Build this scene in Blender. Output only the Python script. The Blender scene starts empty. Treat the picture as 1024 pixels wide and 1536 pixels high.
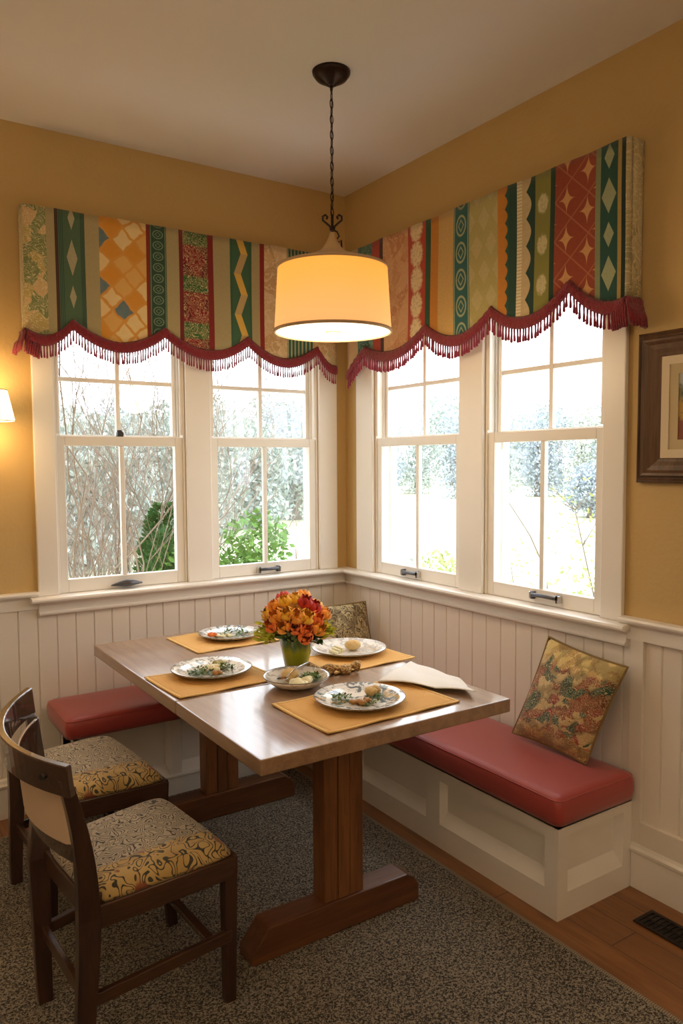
import bpy, bmesh, math, random
from mathutils import Vector, Matrix
random.seed(7)
C = bpy.context.scene.collection
PI = math.pi
H = 3.024
# ---------------------------------------------------------------- node helpers
class X:
    """tiny expression wrapper around shader node sockets"""
    nt = None
    def __init__(s, sock): s.s = sock
    @staticmethod
    def math(op, *a):
        n = X.nt.nodes.new('ShaderNodeMath'); n.operation = op
        for i, v in enumerate(a):
            if isinstance(v, X): X.nt.links.new(v.s, n.inputs[i])
            else: n.inputs[i].default_value = v
        return X(n.outputs[0])
    def __add__(s, o): return X.math('ADD', s, o)
    def __radd__(s, o): return X.math('ADD', o, s)
    def __sub__(s, o): return X.math('SUBTRACT', s, o)
    def __rsub__(s, o): return X.math('SUBTRACT', o, s)
    def __mul__(s, o): return X.math('MULTIPLY', s, o)
    def __rmul__(s, o): return X.math('MULTIPLY', o, s)
    def __truediv__(s, o): return X.math('DIVIDE', s, o)
    def __lt__(s, o): return X.math('LESS_THAN', s, o)
    def __gt__(s, o): return X.math('GREATER_THAN', s, o)
def sin(a): return X.math('SINE', a)
def absx(a): return X.math('ABSOLUTE', a)
def frac(a): return X.math('FRACT', a)
def flr(a): return X.math('FLOOR', a)
def mn(a, b): return X.math('MINIMUM', a, b)
def mx(a, b): return X.math('MAXIMUM', a, b)
def sqrt(a): return X.math('SQRT', a)
def sstep(a, lo, hi):
    n = X.nt.nodes.new('ShaderNodeMapRange'); n.interpolation_type = 'SMOOTHSTEP'
    X.nt.links.new(a.s, n.inputs[0]); n.inputs[1].default_value = lo; n.inputs[2].default_value = hi
    return X(n.outputs[0])
def col(c): return c
def mix(f, a, b):
    n = X.nt.nodes.new('ShaderNodeMix'); n.data_type = 'RGBA'
    if isinstance(f, X): X.nt.links.new(f.s, n.inputs[0])
    else: n.inputs[0].default_value = f
    for v, i in ((a, 6), (b, 7)):
        if isinstance(v, X): X.nt.links.new(v.s, n.inputs[i])
        else: n.inputs[i].default_value = (*v, 1)
    return X(n.outputs[2])
def vec(a, b, c=0.0):
    n = X.nt.nodes.new('ShaderNodeCombineXYZ')
    for i, v in enumerate((a, b, c)):
        if isinstance(v, X): X.nt.links.new(v.s, n.inputs[i])
        else: n.inputs[i].default_value = v
    return X(n.outputs[0])
def texco(kind='Object'):
    n = X.nt.nodes.new('ShaderNodeTexCoord'); v = X(n.outputs[kind])
    s = X.nt.nodes.new('ShaderNodeSeparateXYZ'); X.nt.links.new(v.s, s.inputs[0])
    return v, X(s.outputs[0]), X(s.outputs[1]), X(s.outputs[2])
def noise(v, scale=5, detail=2, rough=.5, dist=0.):
    n = X.nt.nodes.new('ShaderNodeTexNoise'); X.nt.links.new(v.s, n.inputs['Vector'])
    n.inputs['Scale'].default_value = scale; n.inputs['Detail'].default_value = detail
    n.inputs['Roughness'].default_value = rough; n.inputs['Distortion'].default_value = dist
    return X(n.outputs[0])
def voro(v, scale=5, feature='F1', out='Distance'):
    n = X.nt.nodes.new('ShaderNodeTexVoronoi'); n.feature = feature; X.nt.links.new(v.s, n.inputs['Vector'])
    n.inputs['Scale'].default_value = scale
    return X(n.outputs[out])
def sepc(c):
    s = X.nt.nodes.new('ShaderNodeSeparateColor'); X.nt.links.new(c.s, s.inputs[0]); return X(s.outputs[0]), X(s.outputs[1])
def S(r, g, b):   # sRGB 0-255 -> linear
    f = lambda c: c/12.92 if c <= .04045 else ((c+.055)/1.055)**2.4
    return (f(r/255), f(g/255), f(b/255))
def mat(name, fn=None, base=(.8, .8, .8), rough=.5, bump=None, bstr=.2, bdist=.01, coat=0, metal=0, sheen=0, emis=None, estr=0, spec=.5):
    m = bpy.data.materials.new(name); m.use_nodes = True; nt = m.node_tree; X.nt = nt
    p = nt.nodes['Principled BSDF']
    p.inputs['Base Color'].default_value = (*base, 1); p.inputs['Roughness'].default_value = rough
    p.inputs['Metallic'].default_value = metal; p.inputs['Coat Weight'].default_value = coat
    p.inputs['Sheen Weight'].default_value = sheen; p.inputs['Specular IOR Level'].default_value = spec
    if emis: p.inputs['Emission Color'].default_value = (*emis, 1); p.inputs['Emission Strength'].default_value = estr
    if fn:
        r = fn()
        h = None
        if isinstance(r, tuple): r, h = r
        nt.links.new(r.s, p.inputs['Base Color'])
        if h is not None and bump is None: bump = lambda: h
    if bump:
        b = nt.nodes.new('ShaderNodeBump'); b.inputs['Strength'].default_value = bstr; b.inputs['Distance'].default_value = bdist
        nt.links.new(bump().s, b.inputs['Height']); nt.links.new(b.outputs[0], p.inputs['Normal'])
    return m
# ---------------------------------------------------------------- mesh helpers
def bx(bm, x0, x1, y0, y1, z0, z1, mi=0):
    vs = [bm.verts.new((x, y, z)) for x in (min(x0, x1), max(x0, x1)) for y in (min(y0, y1), max(y0, y1)) for z in (min(z0, z1), max(z0, z1))]
    for f in ((0,1,3,2),(4,6,7,5),(0,4,5,1),(2,3,7,6),(0,2,6,4),(1,5,7,3)):
        fc = bm.faces.new([vs[i] for i in f]); fc.material_index = mi
def hexa(bm, bot, top, mi=0):
    """bot, top: four points each, same winding"""
    b = [bm.verts.new(p) for p in bot]; t = [bm.verts.new(p) for p in top]
    bm.faces.new(b[::-1]).material_index = mi; bm.faces.new(t).material_index = mi
    for i in range(4): bm.faces.new((b[i], b[(i+1) % 4], t[(i+1) % 4], t[i])).material_index = mi
def prism(bm, poly, axis, a, b, mi=0):
    """poly of 2-D points extruded along axis from a to b"""
    def P(p, t):
        return {'x': (t, p[0], p[1]), 'y': (p[0], t, p[1]), 'z': (p[0], p[1], t)}[axis]
    A = [bm.verts.new(P(p, a)) for p in poly]; B = [bm.verts.new(P(p, b)) for p in poly]
    n = len(poly)
    bm.faces.new(A).material_index = mi; bm.faces.new(B[::-1]).material_index = mi
    for i in range(n): bm.faces.new((A[i], B[i], B[(i+1) % n], A[(i+1) % n])).material_index = mi
def lathe(bm, prof, c=(0, 0, 0), n=48, sx=1, sy=1, mi=0):
    rings = []
    for r, z in prof:
        if r < 1e-6: rings.append([bm.verts.new((c[0], c[1], c[2]+z))])
        else: rings.append([bm.verts.new((c[0]+r*sx*math.cos(2*PI*i/n), c[1]+r*sy*math.sin(2*PI*i/n), c[2]+z)) for i in range(n)])
    for a, b in zip(rings, rings[1:]):
        for i in range(n):
            j = (i+1) % n
            if len(a) == 1 and len(b) == 1: continue
            if len(a) == 1: f = bm.faces.new((a[0], b[i], b[j]))
            elif len(b) == 1: f = bm.faces.new((a[i], a[j], b[0]))
            else: f = bm.faces.new((a[i], a[j], b[j], b[i]))
            f.material_index = mi; f.smooth = True
def tube(bm, pts, r, n=8, closed=False, mi=0, cap=True):
    pts = [Vector(p) for p in pts]; N = len(pts)
    rr = r if isinstance(r, (list, tuple)) else [r]*N
    rings = []; up = None
    for i, p in enumerate(pts):
        a = pts[i-1] if (i > 0 or closed) else p; b = pts[(i+1) % N] if (i < N-1 or closed) else p
        t = (b-a)
        if t.length < 1e-9: t = Vector((0, 0, 1))
        t.normalize()
        if up is None: up = t.orthogonal().normalized()
        else:
            up = up - t*up.dot(t)
            if up.length < 1e-6: up = t.orthogonal()
            up.normalize()
        s = t.cross(up)
        rings.append([bm.verts.new(p + (up*math.cos(2*PI*k/n) + s*math.sin(2*PI*k/n))*rr[i]) for k in range(n)])
    m = N if closed else N-1
    for i in range(m):
        a, b = rings[i], rings[(i+1) % N]
        for k in range(n):
            f = bm.faces.new((a[k], a[(k+1) % n], b[(k+1) % n], b[k])); f.smooth = True; f.material_index = mi
    if cap and not closed:
        bm.faces.new(rings[0][::-1]).material_index = mi; bm.faces.new(rings[-1]).material_index = mi
def sphere(bm, c, r, sx=1, sy=1, sz=1, n=12, mi=0, jit=0):
    M = Matrix.Translation(c) @ Matrix.Diagonal((r*sx, r*sy, r*sz, 1))
    g = bmesh.ops.create_icosphere(bm, subdivisions=2, radius=1, matrix=M)
    for v in g['verts']:
        if jit: v.co += Vector((random.uniform(-jit, jit), random.uniform(-jit, jit), random.uniform(-jit, jit)))
        for f in v.link_faces: f.smooth = True; f.material_index = mi
def obj(name, bm, m, parent=None, bevel=0, seg=2, sub=0, smooth=False, recalc=True):
    me = bpy.data.meshes.new(name)
    if recalc: bmesh.ops.recalc_face_normals(bm, faces=bm.faces)
    bm.to_mesh(me); bm.free()
    o = bpy.data.objects.new(name, me); C.objects.link(o)
    for x in (m if isinstance(m, (list, tuple)) else [m]): me.materials.append(x)
    if smooth:
        for p in me.polygons: p.use_smooth = True
    if bevel:
        b = o.modifiers.new('bevel', 'BEVEL'); b.width = bevel; b.segments = seg; b.limit_method = 'ANGLE'; b.angle_limit = .6
        b.harden_normals = False
    if sub:
        s = o.modifiers.new('sub', 'SUBSURF'); s.levels = sub; s.render_levels = sub
    if parent:
        o.parent = parent
        o.matrix_parent_inverse = Matrix.Translation(-Vector(parent.location)) if parent.type == 'EMPTY' else Matrix()
    return o
def thing(name, label, cat, loc, group=None):
    o = bpy.data.objects.new(name, None); C.objects.link(o); o.location = loc; o.empty_display_size = .05
    return tag(o, label, cat, group)
def tag(o, label, cat, group=None, kind=None):
    o['label'] = label; o['category'] = cat
    if group: o['group'] = group
    if kind: o['kind'] = kind
    return o
def struct(name, bm, m, parent=None, **k):
    o = obj(name, bm, m, parent, **k)
    if not parent: o['kind'] = 'structure'
    return o
NB = bmesh.new
def sp(t): return max(0., math.sin(PI*t))**.85

# ---------------------------------------------------------------- materials
def plaster(c, k=.06):
    def f():
        v, x, y, z = texco()
        n = noise(v, 55, 4, .6); m = noise(v, 3, 2)
        c2 = tuple(i*(1-k) for i in c)
        return mix(m, c, c2), n
    return f
M_wall = mat('ochre_plaster', plaster(S(208, 175, 114)), rough=.75, bstr=.18, bdist=.01)
M_ceil = mat('ceiling_paint', plaster(S(238, 230, 218), .02), rough=.85, bstr=.05, bdist=.005)
M_white = mat('trim_paint', base=S(244, 238, 228), rough=.32)
M_bead = mat('wainscot_paint', base=S(238, 228, 214), rough=.38)
M_back = mat('plain_wall_paint', base=S(222, 208, 182), rough=.8)
def wood(c1, c2, axis='y', sc=1., rings=60):
    def f():
        v, x, y, z = texco()
        k = .06
        if axis == 'y': w = vec(x, y*k, z)
        elif axis == 'x': w = vec(x*k, y, z)
        else: w = vec(x, y, z*k)
        n = noise(w, 22*sc, 5, .6, .6); g = noise(w, 180*sc, 2)
        t = sstep(n*.7+g*.3, .32, .68)
        return mix(t, c1, c2), g
    return f
M_tab = mat('table_wood', wood(S(172, 137, 104), S(136, 104, 76), 'y'), rough=.36, coat=1., spec=.8, bstr=.03, bdist=.002)
M_tab.node_tree.nodes['Principled BSDF'].inputs['Coat Roughness'].default_value = .11
M_tabz = mat('table_post_wood', wood(S(142, 92, 52), S(98, 60, 33), 'z'), rough=.34, coat=.2, bstr=.05, bdist=.002)
M_tabx = mat('table_foot_wood', wood(S(118, 74, 44), S(84, 50, 30), 'x'), rough=.34, coat=.15, bstr=.05, bdist=.002)
M_chz = mat('chair_wood', wood(S(70, 44, 31), S(46, 28, 20), 'z'), rough=.3, coat=.25, bstr=.04, bdist=.002)
M_chx = mat('chair_rail_wood', wood(S(84, 56, 39), S(54, 34, 24), 'x'), rough=.3, coat=.25, bstr=.04, bdist=.002)
M_chy = mat('chair_back_wood', wood(S(78, 52, 38), S(52, 33, 24), 'y'), rough=.22, coat=1., bstr=.04, bdist=.002)
M_panel = mat('cream_panel', base=S(214, 186, 156), rough=.7)
def floor_f():
    v, x, y, z = texco()
    px = x/.125; row = flr(px)
    yy = y/1.1 + row*.37
    pl = flr(yy)
    tone = sepc(voro(vec(row*1.7, pl*2.3, 0.), 1., 'F1', 'Color'))[0]
    g = noise(vec(x, y*.08, row), 30, 5, .65, .8)
    knot = sstep(noise(vec(x, y*.6, 3.), 6, 1), .70, .78)
    c = mix(sstep(g, .3, .7), S(160, 106, 58), S(128, 80, 40))
    c = mix(tone*.4, c, S(108, 68, 36)); c = mix(knot*.7, c, S(84, 48, 24))
    e = mn(mn(frac(px), 1-frac(px))*.125, mn(frac(yy), 1-frac(yy))*1.1)
    gap = 1-sstep(e, .0006, .0022)
    return mix(gap, c, S(60, 36, 20)), 1-gap
M_floor = mat('honey_plank_floor', floor_f, rough=.34, coat=.2, bstr=.3, bdist=.002)
def rug_f():
    v, x, y, z = texco()
    w = vec(x, y, 0.)
    r, g = sepc(voro(w, 270, 'F1', 'Color')); n = noise(w, 110, 2, .6); n2 = r; b = noise(w, 4, 2)
    t = sstep(r*.45+n*.9+b*.10, .56, .92)
    c = mix(t, S(38, 32, 25), S(168, 155, 132))
    return c, n*.6+n2*.4
M_rug = mat('speckled_loop_carpet', rug_f, rough=.95, bstr=.9, bdist=.02, sheen=.1)
M_rugedge = mat('carpet_binding', lambda: (lambda t: (mix(sin((t[2])*900.)*.5+.5, S(120, 108, 90), S(176, 162, 138)), noise(t[0], 300)))(texco()), rough=.95, bstr=.6)
def vinyl(c):
    def f():
        v, x, y, z = texco(); n = noise(v, 4, 3); g = noise(v, 260, 2)
        return mix(n, c, tuple(i*.86 for i in c)), g
    return f
M_red = mat('brick_red_upholstery', vinyl(S(176, 68, 62)), rough=.42, bstr=.08, bdist=.002, sheen=.25)
def scroll_f():
    v, x, y, z = texco('UV')
    big = sstep(noise(v, 5, 2)*.07+.21-y, -.03, .03)       # golden border of larger scrolls along one side
    w = vec(x, y, 0.)
    n1 = noise(w, 11, 0, .4, .7); l1 = absx(frac(n1*9.)-.5)
    n2 = noise(w, 9, 0, .4, 1.3); l2 = absx(frac(n2*5.)-.5)
    small = mix(sstep(l1, .12, .20), S(62, 54, 44), S(186, 172, 146))
    hue = noise(w, 3, 1)
    gold = mix(sstep(hue, .42, .6), S(202, 170, 108), S(186, 152, 88))
    large = mix(sstep(l2, .12, .18), S(62, 58, 44), gold)
    large = mix(sstep(noise(w, 5.5, 1), .60, .66), large, S(150, 84, 52))
    return mix(big, small, large), mix(big, l1, l2)
M_scroll = mat('scroll_tapestry', scroll_f, rough=.8, bstr=.12, bdist=.003, sheen=.2)
M_red_dark = mat('burgundy_trim', lambda: (lambda t: (mix(noise(t[0], 90, 2), S(124, 10, 30), S(158, 20, 44)), noise(t[0], 140, 2, .5, 1.)))(texco()), rough=.7, bstr=.8, bdist=.01, sheen=.3)
M_fringe = mat('burgundy_fringe', base=S(140, 18, 48), rough=.7, sheen=.3)
M_bronze = mat('dark_bronze', base=S(58, 44, 38), rough=.38, metal=.75)
M_chrome = mat('polished_nickel', base=(.62, .62, .62), rough=.18, metal=1)
M_dkmetal = mat('dark_pewter', base=(.12, .12, .13), rough=.3, metal=.9)
M_black = mat('black_plastic', base=(.012, .012, .012), rough=.4)
def shade_m():
    m = mat('lit_linen_shade', base=S(236, 178, 110), rough=.8); X.nt = m.node_tree; p = m.node_tree.nodes['Principled BSDF']
    v, x, y, z = texco('UV'); w = sin(x*900.)*sin(y*300.)
    c = mix(sstep(y, 0., 1.), S(255, 184, 112), S(255, 178, 70))
    m.node_tree.links.new(c.s, p.inputs['Emission Color']); p.inputs['Emission Strength'].default_value = .78
    return m
M_shade = shade_m()
M_diff = mat('glowing_diffuser', base=(1, .95, .85), rough=.5, emis=(1, .84, .62), estr=1.5)
M_shtrim = mat('shade_trim_tape', base=S(206, 172, 132), rough=.7)
M_neck = mat('cream_fabric_neck', base=S(206, 172, 124), rough=.7)
M_scsh = mat('lit_cream_shade', base=(.9, .8, .6), rough=.7, emis=(1, .80, .46), estr=1.6)
def glass():
    m = bpy.data.materials.new('window_glass'); m.use_nodes = True; nt = m.node_tree; nt.nodes.clear()
    o = nt.nodes.new('ShaderNodeOutputMaterial'); mxs = nt.nodes.new('ShaderNodeMixShader'); t = nt.nodes.new('ShaderNodeBsdfTransparent')
    g = nt.nodes.new('ShaderNodeBsdfGlossy'); g.inputs['Roughness'].default_value = .02
    t.inputs[0].default_value = (.97, .985, 1, 1)
    mxs.inputs[0].default_value = .05
    nt.links.new(t.outputs[0], mxs.inputs[1]); nt.links.new(g.outputs[0], mxs.inputs[2]); nt.links.new(mxs.outputs[0], o.inputs[0])
    return m
M_glass = glass()

# ---------------------------------------------------------------- room shell
RX0, RY0 = -5.0, -5.8
T = .14
LWIN = [(-1.576, -.955), (-.825, -.185)]            # window openings along the left wall (x)
RWIN = [(-.278, -.955), (-1.105, -1.738)]           # along the right wall (y)
ZS, ZH = .972, 2.32
b = NB(); bx(b, RX0-.2, .2, RY0-.2, .2, -.1, 0); struct('floor', b, M_floor)
b = NB(); bx(b, RX0-.2, .2, RY0-.2, .2, H, H+.1); struct('ceiling', b, M_ceil)
b = NB()
bx(b, RX0, T, 0, T, 0, ZS-.025); bx(b, RX0, T, 0, T, ZH, H)
xs = [RX0, LWIN[0][0], LWIN[0][1], LWIN[1][0], LWIN[1][1], T]
for a, c in ((xs[0], xs[1]), (xs[2], xs[3]), (xs[4], xs[5])): bx(b, a, c, 0, T, ZS-.025, ZH)
struct('wall_left', b, M_wall)
b = NB()
bx(b, 0, T, RY0, 0, 0, ZS-.025); bx(b, 0, T, RY0, 0, ZH, H)
ys = [0, RWIN[0][0], RWIN[0][1], RWIN[1][0], RWIN[1][1], RY0]
for a, c in ((ys[0], ys[1]), (ys[2], ys[3]), (ys[4], ys[5])): bx(b, 0, T, c, a, ZS-.025, ZH)
struct('wall_right', b, M_wall)
b = NB(); bx(b, RX0-.12, RX0, RY0, T, 0, H); struct('wall_far_left', b, M_back)
b = NB(); bx(b, RX0-.12, T, RY0-.12, RY0, 0, H); struct('wall_behind', b, M_back)

# trims -----------------------------------------------------------
TN = [0]
def trim(b, m=M_white, bev=.003):
    TN[0] += 1
    return struct('trim_%d' % TN[0], b, m, bevel=bev)
def beads(b, axis, a0, a1, z0, z1, depth, pitch, start, g=.0035):
    """tongue-and-groove boards with V grooves on the wall at 0 of the other axis"""
    pts = [(a0, -depth)]
    k = math.ceil((min(a0, a1)-start)/pitch)
    gs = []
    while start+k*pitch < max(a0, a1):
        p = start+k*pitch
        if p-g > min(a0, a1) and p+g < max(a0, a1): gs.append(p)
        k += 1
    lo, hi = min(a0, a1), max(a0, a1)
    poly = [(lo, 0), (lo, -depth)]
    for p in gs: poly += [(p-g, -depth), (p, -depth+.006), (p+g, -depth)]
    poly += [(hi, -depth), (hi, 0)]
    if axis == 'x': prism(b, [(p, q) for p, q in poly], 'z', z0, z1)
    else: prism(b, [(q, p) for p, q in poly], 'z', z0, z1)
b = NB(); beads(b, 'x', RX0, -.012, .12, .95, .012, .083, -1.672); trim(b, M_bead, 0)
b = NB(); beads(b, 'y', -1.876, -.0125, .12, .95, .012, .0885, -.60); trim(b, M_bead, 0)
# right of the window: framed wainscot panel with beads
b = NB(); beads(b, 'y', RY0, -1.93, .25, .93, .008, .077, -1.9955, g=.0045)
bx(b, -.024, 0, -1.93, -1.876, .12, .97); bx(b, -.024, 0, RY0, -1.93, .918, .97); bx(b, -.024, 0, RY0, -1.93, .12, .255)
trim(b, M_bead, .002)
# baseboards with cap moulding
def base_profile(): return [(0, 0), (-.026, 0), (-.026, .135), (-.034, .140), (-.036, .152), (-.028, .160), (-.024, .172), (-.014, .178), (0, .178)]
b = NB(); prism(b, [(y, z) for y, z in base_profile()], 'x', RX0, -1.60); o = struct('baseboard_left', b, M_white, bevel=.0015)
b = NB(); prism(b, base_profile(), 'y', RY0, -1.896); o = struct('baseboard_right', b, M_white, bevel=.0015)
# chair rail left of and right of the windows
rp = [(0, .915), (-.018, .915), (-.020, .965), (-.030, .972), (-.040, .978), (-.044, .988), (-.038, .996), (0, .996)]
b = NB(); prism(b, rp, 'x', RX0, -1.667); trim(b)
b = NB(); prism(b, [(x-.006 if x else 0, z) for x, z in rp], 'y', RY0, -1.834); trim(b)
# sills with rounded noses and aprons
nose = [(0.10, .947), (-.062, .947), (-.072, .952), (-.075, .960), (-.072, .968), (-.062, .972), (.10, .972)]
nosei = [(.0, .947), (-.062, .947), (-.072, .952), (-.075, .960), (-.072, .968), (-.062, .972), (.0, .972)]
ap = [(0, .885), (-.026, .885), (-.034, .890), (-.036, .898), (-.026, .904), (-.026, .930), (-.034, .947), (0, .947)]
b = NB(); prism(b, nosei, 'x', -1.705, -.0)
for a, c in LWIN: bx(b, a, c, 0, .10, .947, .972)
trim(b, bev=.001)
b = NB(); prism(b, ap, 'x', -1.668, -.0); trim(b, bev=.001)
b = NB(); prism(b, nosei, 'y', -1.878, -.076)
for a, c in RWIN: bx(b, 0, .10, c, a, .947, .972)
trim(b, bev=.001)
b = NB(); prism(b, ap, 'y', -1.860, -.037); trim(b, bev=.001)
# casings
def casing(axis, a0, a1, z0=.972, z1=ZH+.1, d=.02):
    b = NB()
    if axis == 'x': bx(b, a0, a1, -d, 0, z0, z1)
    else: bx(b, -d, 0, a0, a1, z0, z1)
    trim(b, bev=.004)
casing('x', -1.666, -1.576); casing('x', -.955, -.825); casing('x', -.185, -.070)
casing('x', -1.576, -.955, ZH); casing('x', -.825, -.185, ZH)
casing('y', -.278, -.130); casing('y', -1.105, -.955); casing('y', -1.833, -1.738)
casing('y', -.955, -.278, ZH); casing('y', -1.738, -1.105, ZH)

# windows ----------------------------------------------------------
def window(n, axis, a0, a1):
    """double-hung window; a0<a1 along the wall, depth coordinate d is positive outwards"""
    def B(b, p0, p1, d0, d1, z0, z1):
        if axis == 'x': bx(b, p0, p1, d0, d1, z0, z1)
        else: bx(b, d0, d1, p0, p1, z0, z1)
    f = .012
    b = NB()
    for p0, p1 in ((a0, a0+f), (a1-f, a1)):
        B(b, p0, p1, .0, T, ZS, ZH)
    for p0, p1 in ((a0+f, a0+f+.012), (a1-f-.012, a1-f)):          # stops
        B(b, p0, p1, .044, .050, ZS, ZH); B(b, p0, p1, .0, .004, 1.70, ZH); B(b, p0, p1, .09, .10, ZS, ZH)
    B(b, a0+f, a1-f, .0, T, ZH-f, ZH); B(b, a0+f, a1-f, .10, T, .947, ZS+.01)
    w = struct('window_%d' % n, b, M_white, bevel=.002)
    i0, i1 = a0+f, a1-f; mid = (a0+a1)/2
    gl0, gl1 = a0+.047, a1-.050
    # lower sash
    b = NB(); d0, d1 = .006, .042
    B(b, i0, gl0, d0, d1, ZS+.001, 1.690); B(b, gl1, i1, d0, d1, ZS+.001, 1.690)
    B(b, gl0, gl1, d0, d1, ZS+.001, 1.034); B(b, gl0, gl1, d0, d1, 1.645, 1.690)
    obj('lower_sash', b, M_white, w, bevel=.003)
    b = NB(); B(b, mid-.011, mid+.011, .012, .036, 1.034, 1.645); obj('muntin', b, M_white, w, bevel=.003)
    # upper sash
    b = NB(); d0, d1 = .052, .088
    B(b, i0, gl0-.006, d0, d1, 1.655, ZH-f); B(b, gl1+.006, i1, d0, d1, 1.655, ZH-f)
    B(b, gl0-.006, gl1+.006, d0, d1, 1.655, 1.697); B(b, gl0-.006, gl1+.006, d0, d1, ZH-.06, ZH-f)
    obj('upper_sash', b, M_white, w, bevel=.003)
    b = NB(); B(b, mid-.0105, mid+.0105, .058, .082, 1.697, ZH-.06); B(b, gl0-.006, mid-.009, .060, .080, 1.941, 1.961)
    B(b, mid+.009, gl1+.006, .060, .080, 1.941, 1.961); obj('muntin', b, M_white, w, bevel=.003)
    b = NB(); B(b, gl0-.003, gl1+.003, .022, .026, 1.031, 1.648); obj('pane', b, M_glass, w)
    b = NB(); B(b, gl0-.009, gl1+.009, .068, .072, 1.694, ZH-.057); obj('pane', b, M_glass, w)
    return w, mid
def pull(w, axis, c, z, L=.13, kind=0):
    b = NB()
    def P(a, d, zz): return (a, d, zz) if axis == 'x' else (d, a, zz)
    if kind == 0:                       # bar pull with end mounts
        for s in (-1, 1):
            a, d_, z_ = c+s*(L/2-.008), 0, z
            if axis == 'x': bx(b, a-.008, a+.008, -.014, .006, z-.016, z+.016)
            else: bx(b, -.014, .006, a-.008, a+.008, z-.016, z+.016)
        tube(b, [P(c-L/2+.01, -.016, z+.004), P(c+L/2-.01, -.016, z+.004)], .0085, 10)
        m = M_dkmetal
    else:                               # leaf shaped latch
        pts = [P(c+L*(t-.5), -.012-.010*math.sin(PI*t), z+.006*math.sin(3*t)) for t in [i/12 for i in range(13)]]
        tube(b, pts, [.003+.013*math.sin(PI*i/12)**1.2 for i in range(13)], 10)
        lathe(b, [(0, 0), (.012, 0), (.010, .012), (0, .016)], P(c, -.014, z+.006), 16)
        if axis == 'x': bx(b, c-.02, c+.02, -.008, .006, z-.006, z+.010)
        m = M_dkmetal
    o = obj('sash_lift', b, m, w, bevel=.002); o['label'] = 'metal sash lift'
    if kind == 0:
        b = NB()
        for s in (-1, 1):
            if axis == 'x': bx(b, c+s*(L/2)-.004, c+s*(L/2)+.004, -.016, .006, z-.015, z+.015)
            else: bx(b, -.016, .006, c+s*(L/2)-.004, c+s*(L/2)+.004, z-.015, z+.015)
        obj('end_cap', b, M_chrome, o, bevel=.002)
w1, m1 = window(1, 'x', *LWIN[0]); w2, m2 = window(2, 'x', *LWIN[1])
w3, m3 = window(3, 'y', RWIN[0][1], RWIN[0][0]); w4, m4 = window(4, 'y', RWIN[1][1], RWIN[1][0])
pull(w1, 'x', m1, .992, .15, 1); pull(w2, 'x', -.50, .998, .13, 0)
pull(w3, 'y', -.585, 1.002, .13, 0); pull(w4, 'y', -1.46, 1.008, .15, 0)
b = NB(); bx(b, -1.287, -1.257, .008, .034, 1.690, 1.712); tube(b, [(-1.285, .02, 1.714), (-1.262, .02, 1.716)], .007, 8)
o = obj('sash_lock', b, M_black, w1, bevel=.003); o['label'] = 'small black sash lock'

# ---------------------------------------------------------------- built-in benches
def panel_front(b, axis, a0, a1, z0, z1, face, out, rects, rec=.030):
    """a face plane with recessed panels; the sill of each recess is a sloping ledge. out = direction sign of the outside"""
    rects = sorted(rects); A = [a0]; 
    for r in rects: A += [r[0], r[1]]
    A.append(a1)
    def V(a, d, z): return (a, face-out*d, z) if axis == 'x' else (face-out*d, a, z)
    def quad(p): b.faces.new([b.verts.new(V(*q)) for q in p])
    for i in range(0, len(A), 2): quad([(A[i], 0, z0), (A[i+1], 0, z0), (A[i+1], 0, z1), (A[i], 0, z1)])
    for r in rects:
        p, q, u, v = r; s = .016; l = .052
        quad([(p, 0, z0), (q, 0, z0), (q, 0, u), (p, 0, u)]); quad([(p, 0, v), (q, 0, v), (q, 0, z1), (p, 0, z1)])
        quad([(p+s, rec, u+l), (q-s, rec, u+l), (q-s, rec, v-.006), (p+s, rec, v-.006)])
        quad([(p, 0, u), (q, 0, u), (q-s, rec, u+l), (p+s, rec, u+l)])
        quad([(p, 0, v), (q, 0, v), (q-s, rec, v-.006), (p+s, rec, v-.006)])
        quad([(p, 0, u), (p, 0, v), (p+s, rec, v-.006), (p+s, rec, u+l)])
        quad([(q, 0, u), (q, 0, v), (q-s, rec, v-.006), (q-s, rec, u+l)])
BF, BE, BT = -.421, -1.895, .340
t = thing('bench_base', 'white panelled window bench base along the right wall, under the longer red seat cushion', 'bench', (-.22, -.95, 0))
b = NB()
panel_front(b, 'y', BE, -.03, 0, BT, BF, -1, [(-1.838, -1.290, .098, .278), (-1.205, -.700, .098, .278), (-.615, -.25, .098, .278)])
panel_front(b, 'x', BF, -.0135, 0, BT, BE, -1, [(-.372, -.070, .090, .290)])
bx(b, BF+.045, -.037, BE+.045, -.04, .0, BT-.02)
bx(b, BF, -.014, BE, -.03, BT-.018, BT)
obj('body', b, M_white, t)
LB = -.224
t = thing('bench_base', 'white panelled bench base along the left wall, partly hidden by chairs and table', 'bench', (-1.0, -.12, 0))
b = NB()
panel_front(b, 'x', -1.585, -.452, 0, .425, LB, -1, [(-1.53, -1.145, .10, .375), (-1.095, -.66, .10, .375)])
bx(b, -1.585, -.452, LB+.045, -.038, 0, .40); bx(b, -1.595, -.452, -.235, -.014, .407, .425)
bx(b, -1.585, -1.565, LB, -.014, .18, .42); bx(b, -1.585, -1.565, LB, -.038, 0, .18)
obj('body', b, M_white, t)
b = NB(); bx(b, -1.585, -.452, LB-.012, LB, 0, .095); bx(b, -1.585, -.452, LB-.018, LB, .095, .106); obj('skirting', b, M_white, t, bevel=.003)

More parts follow.
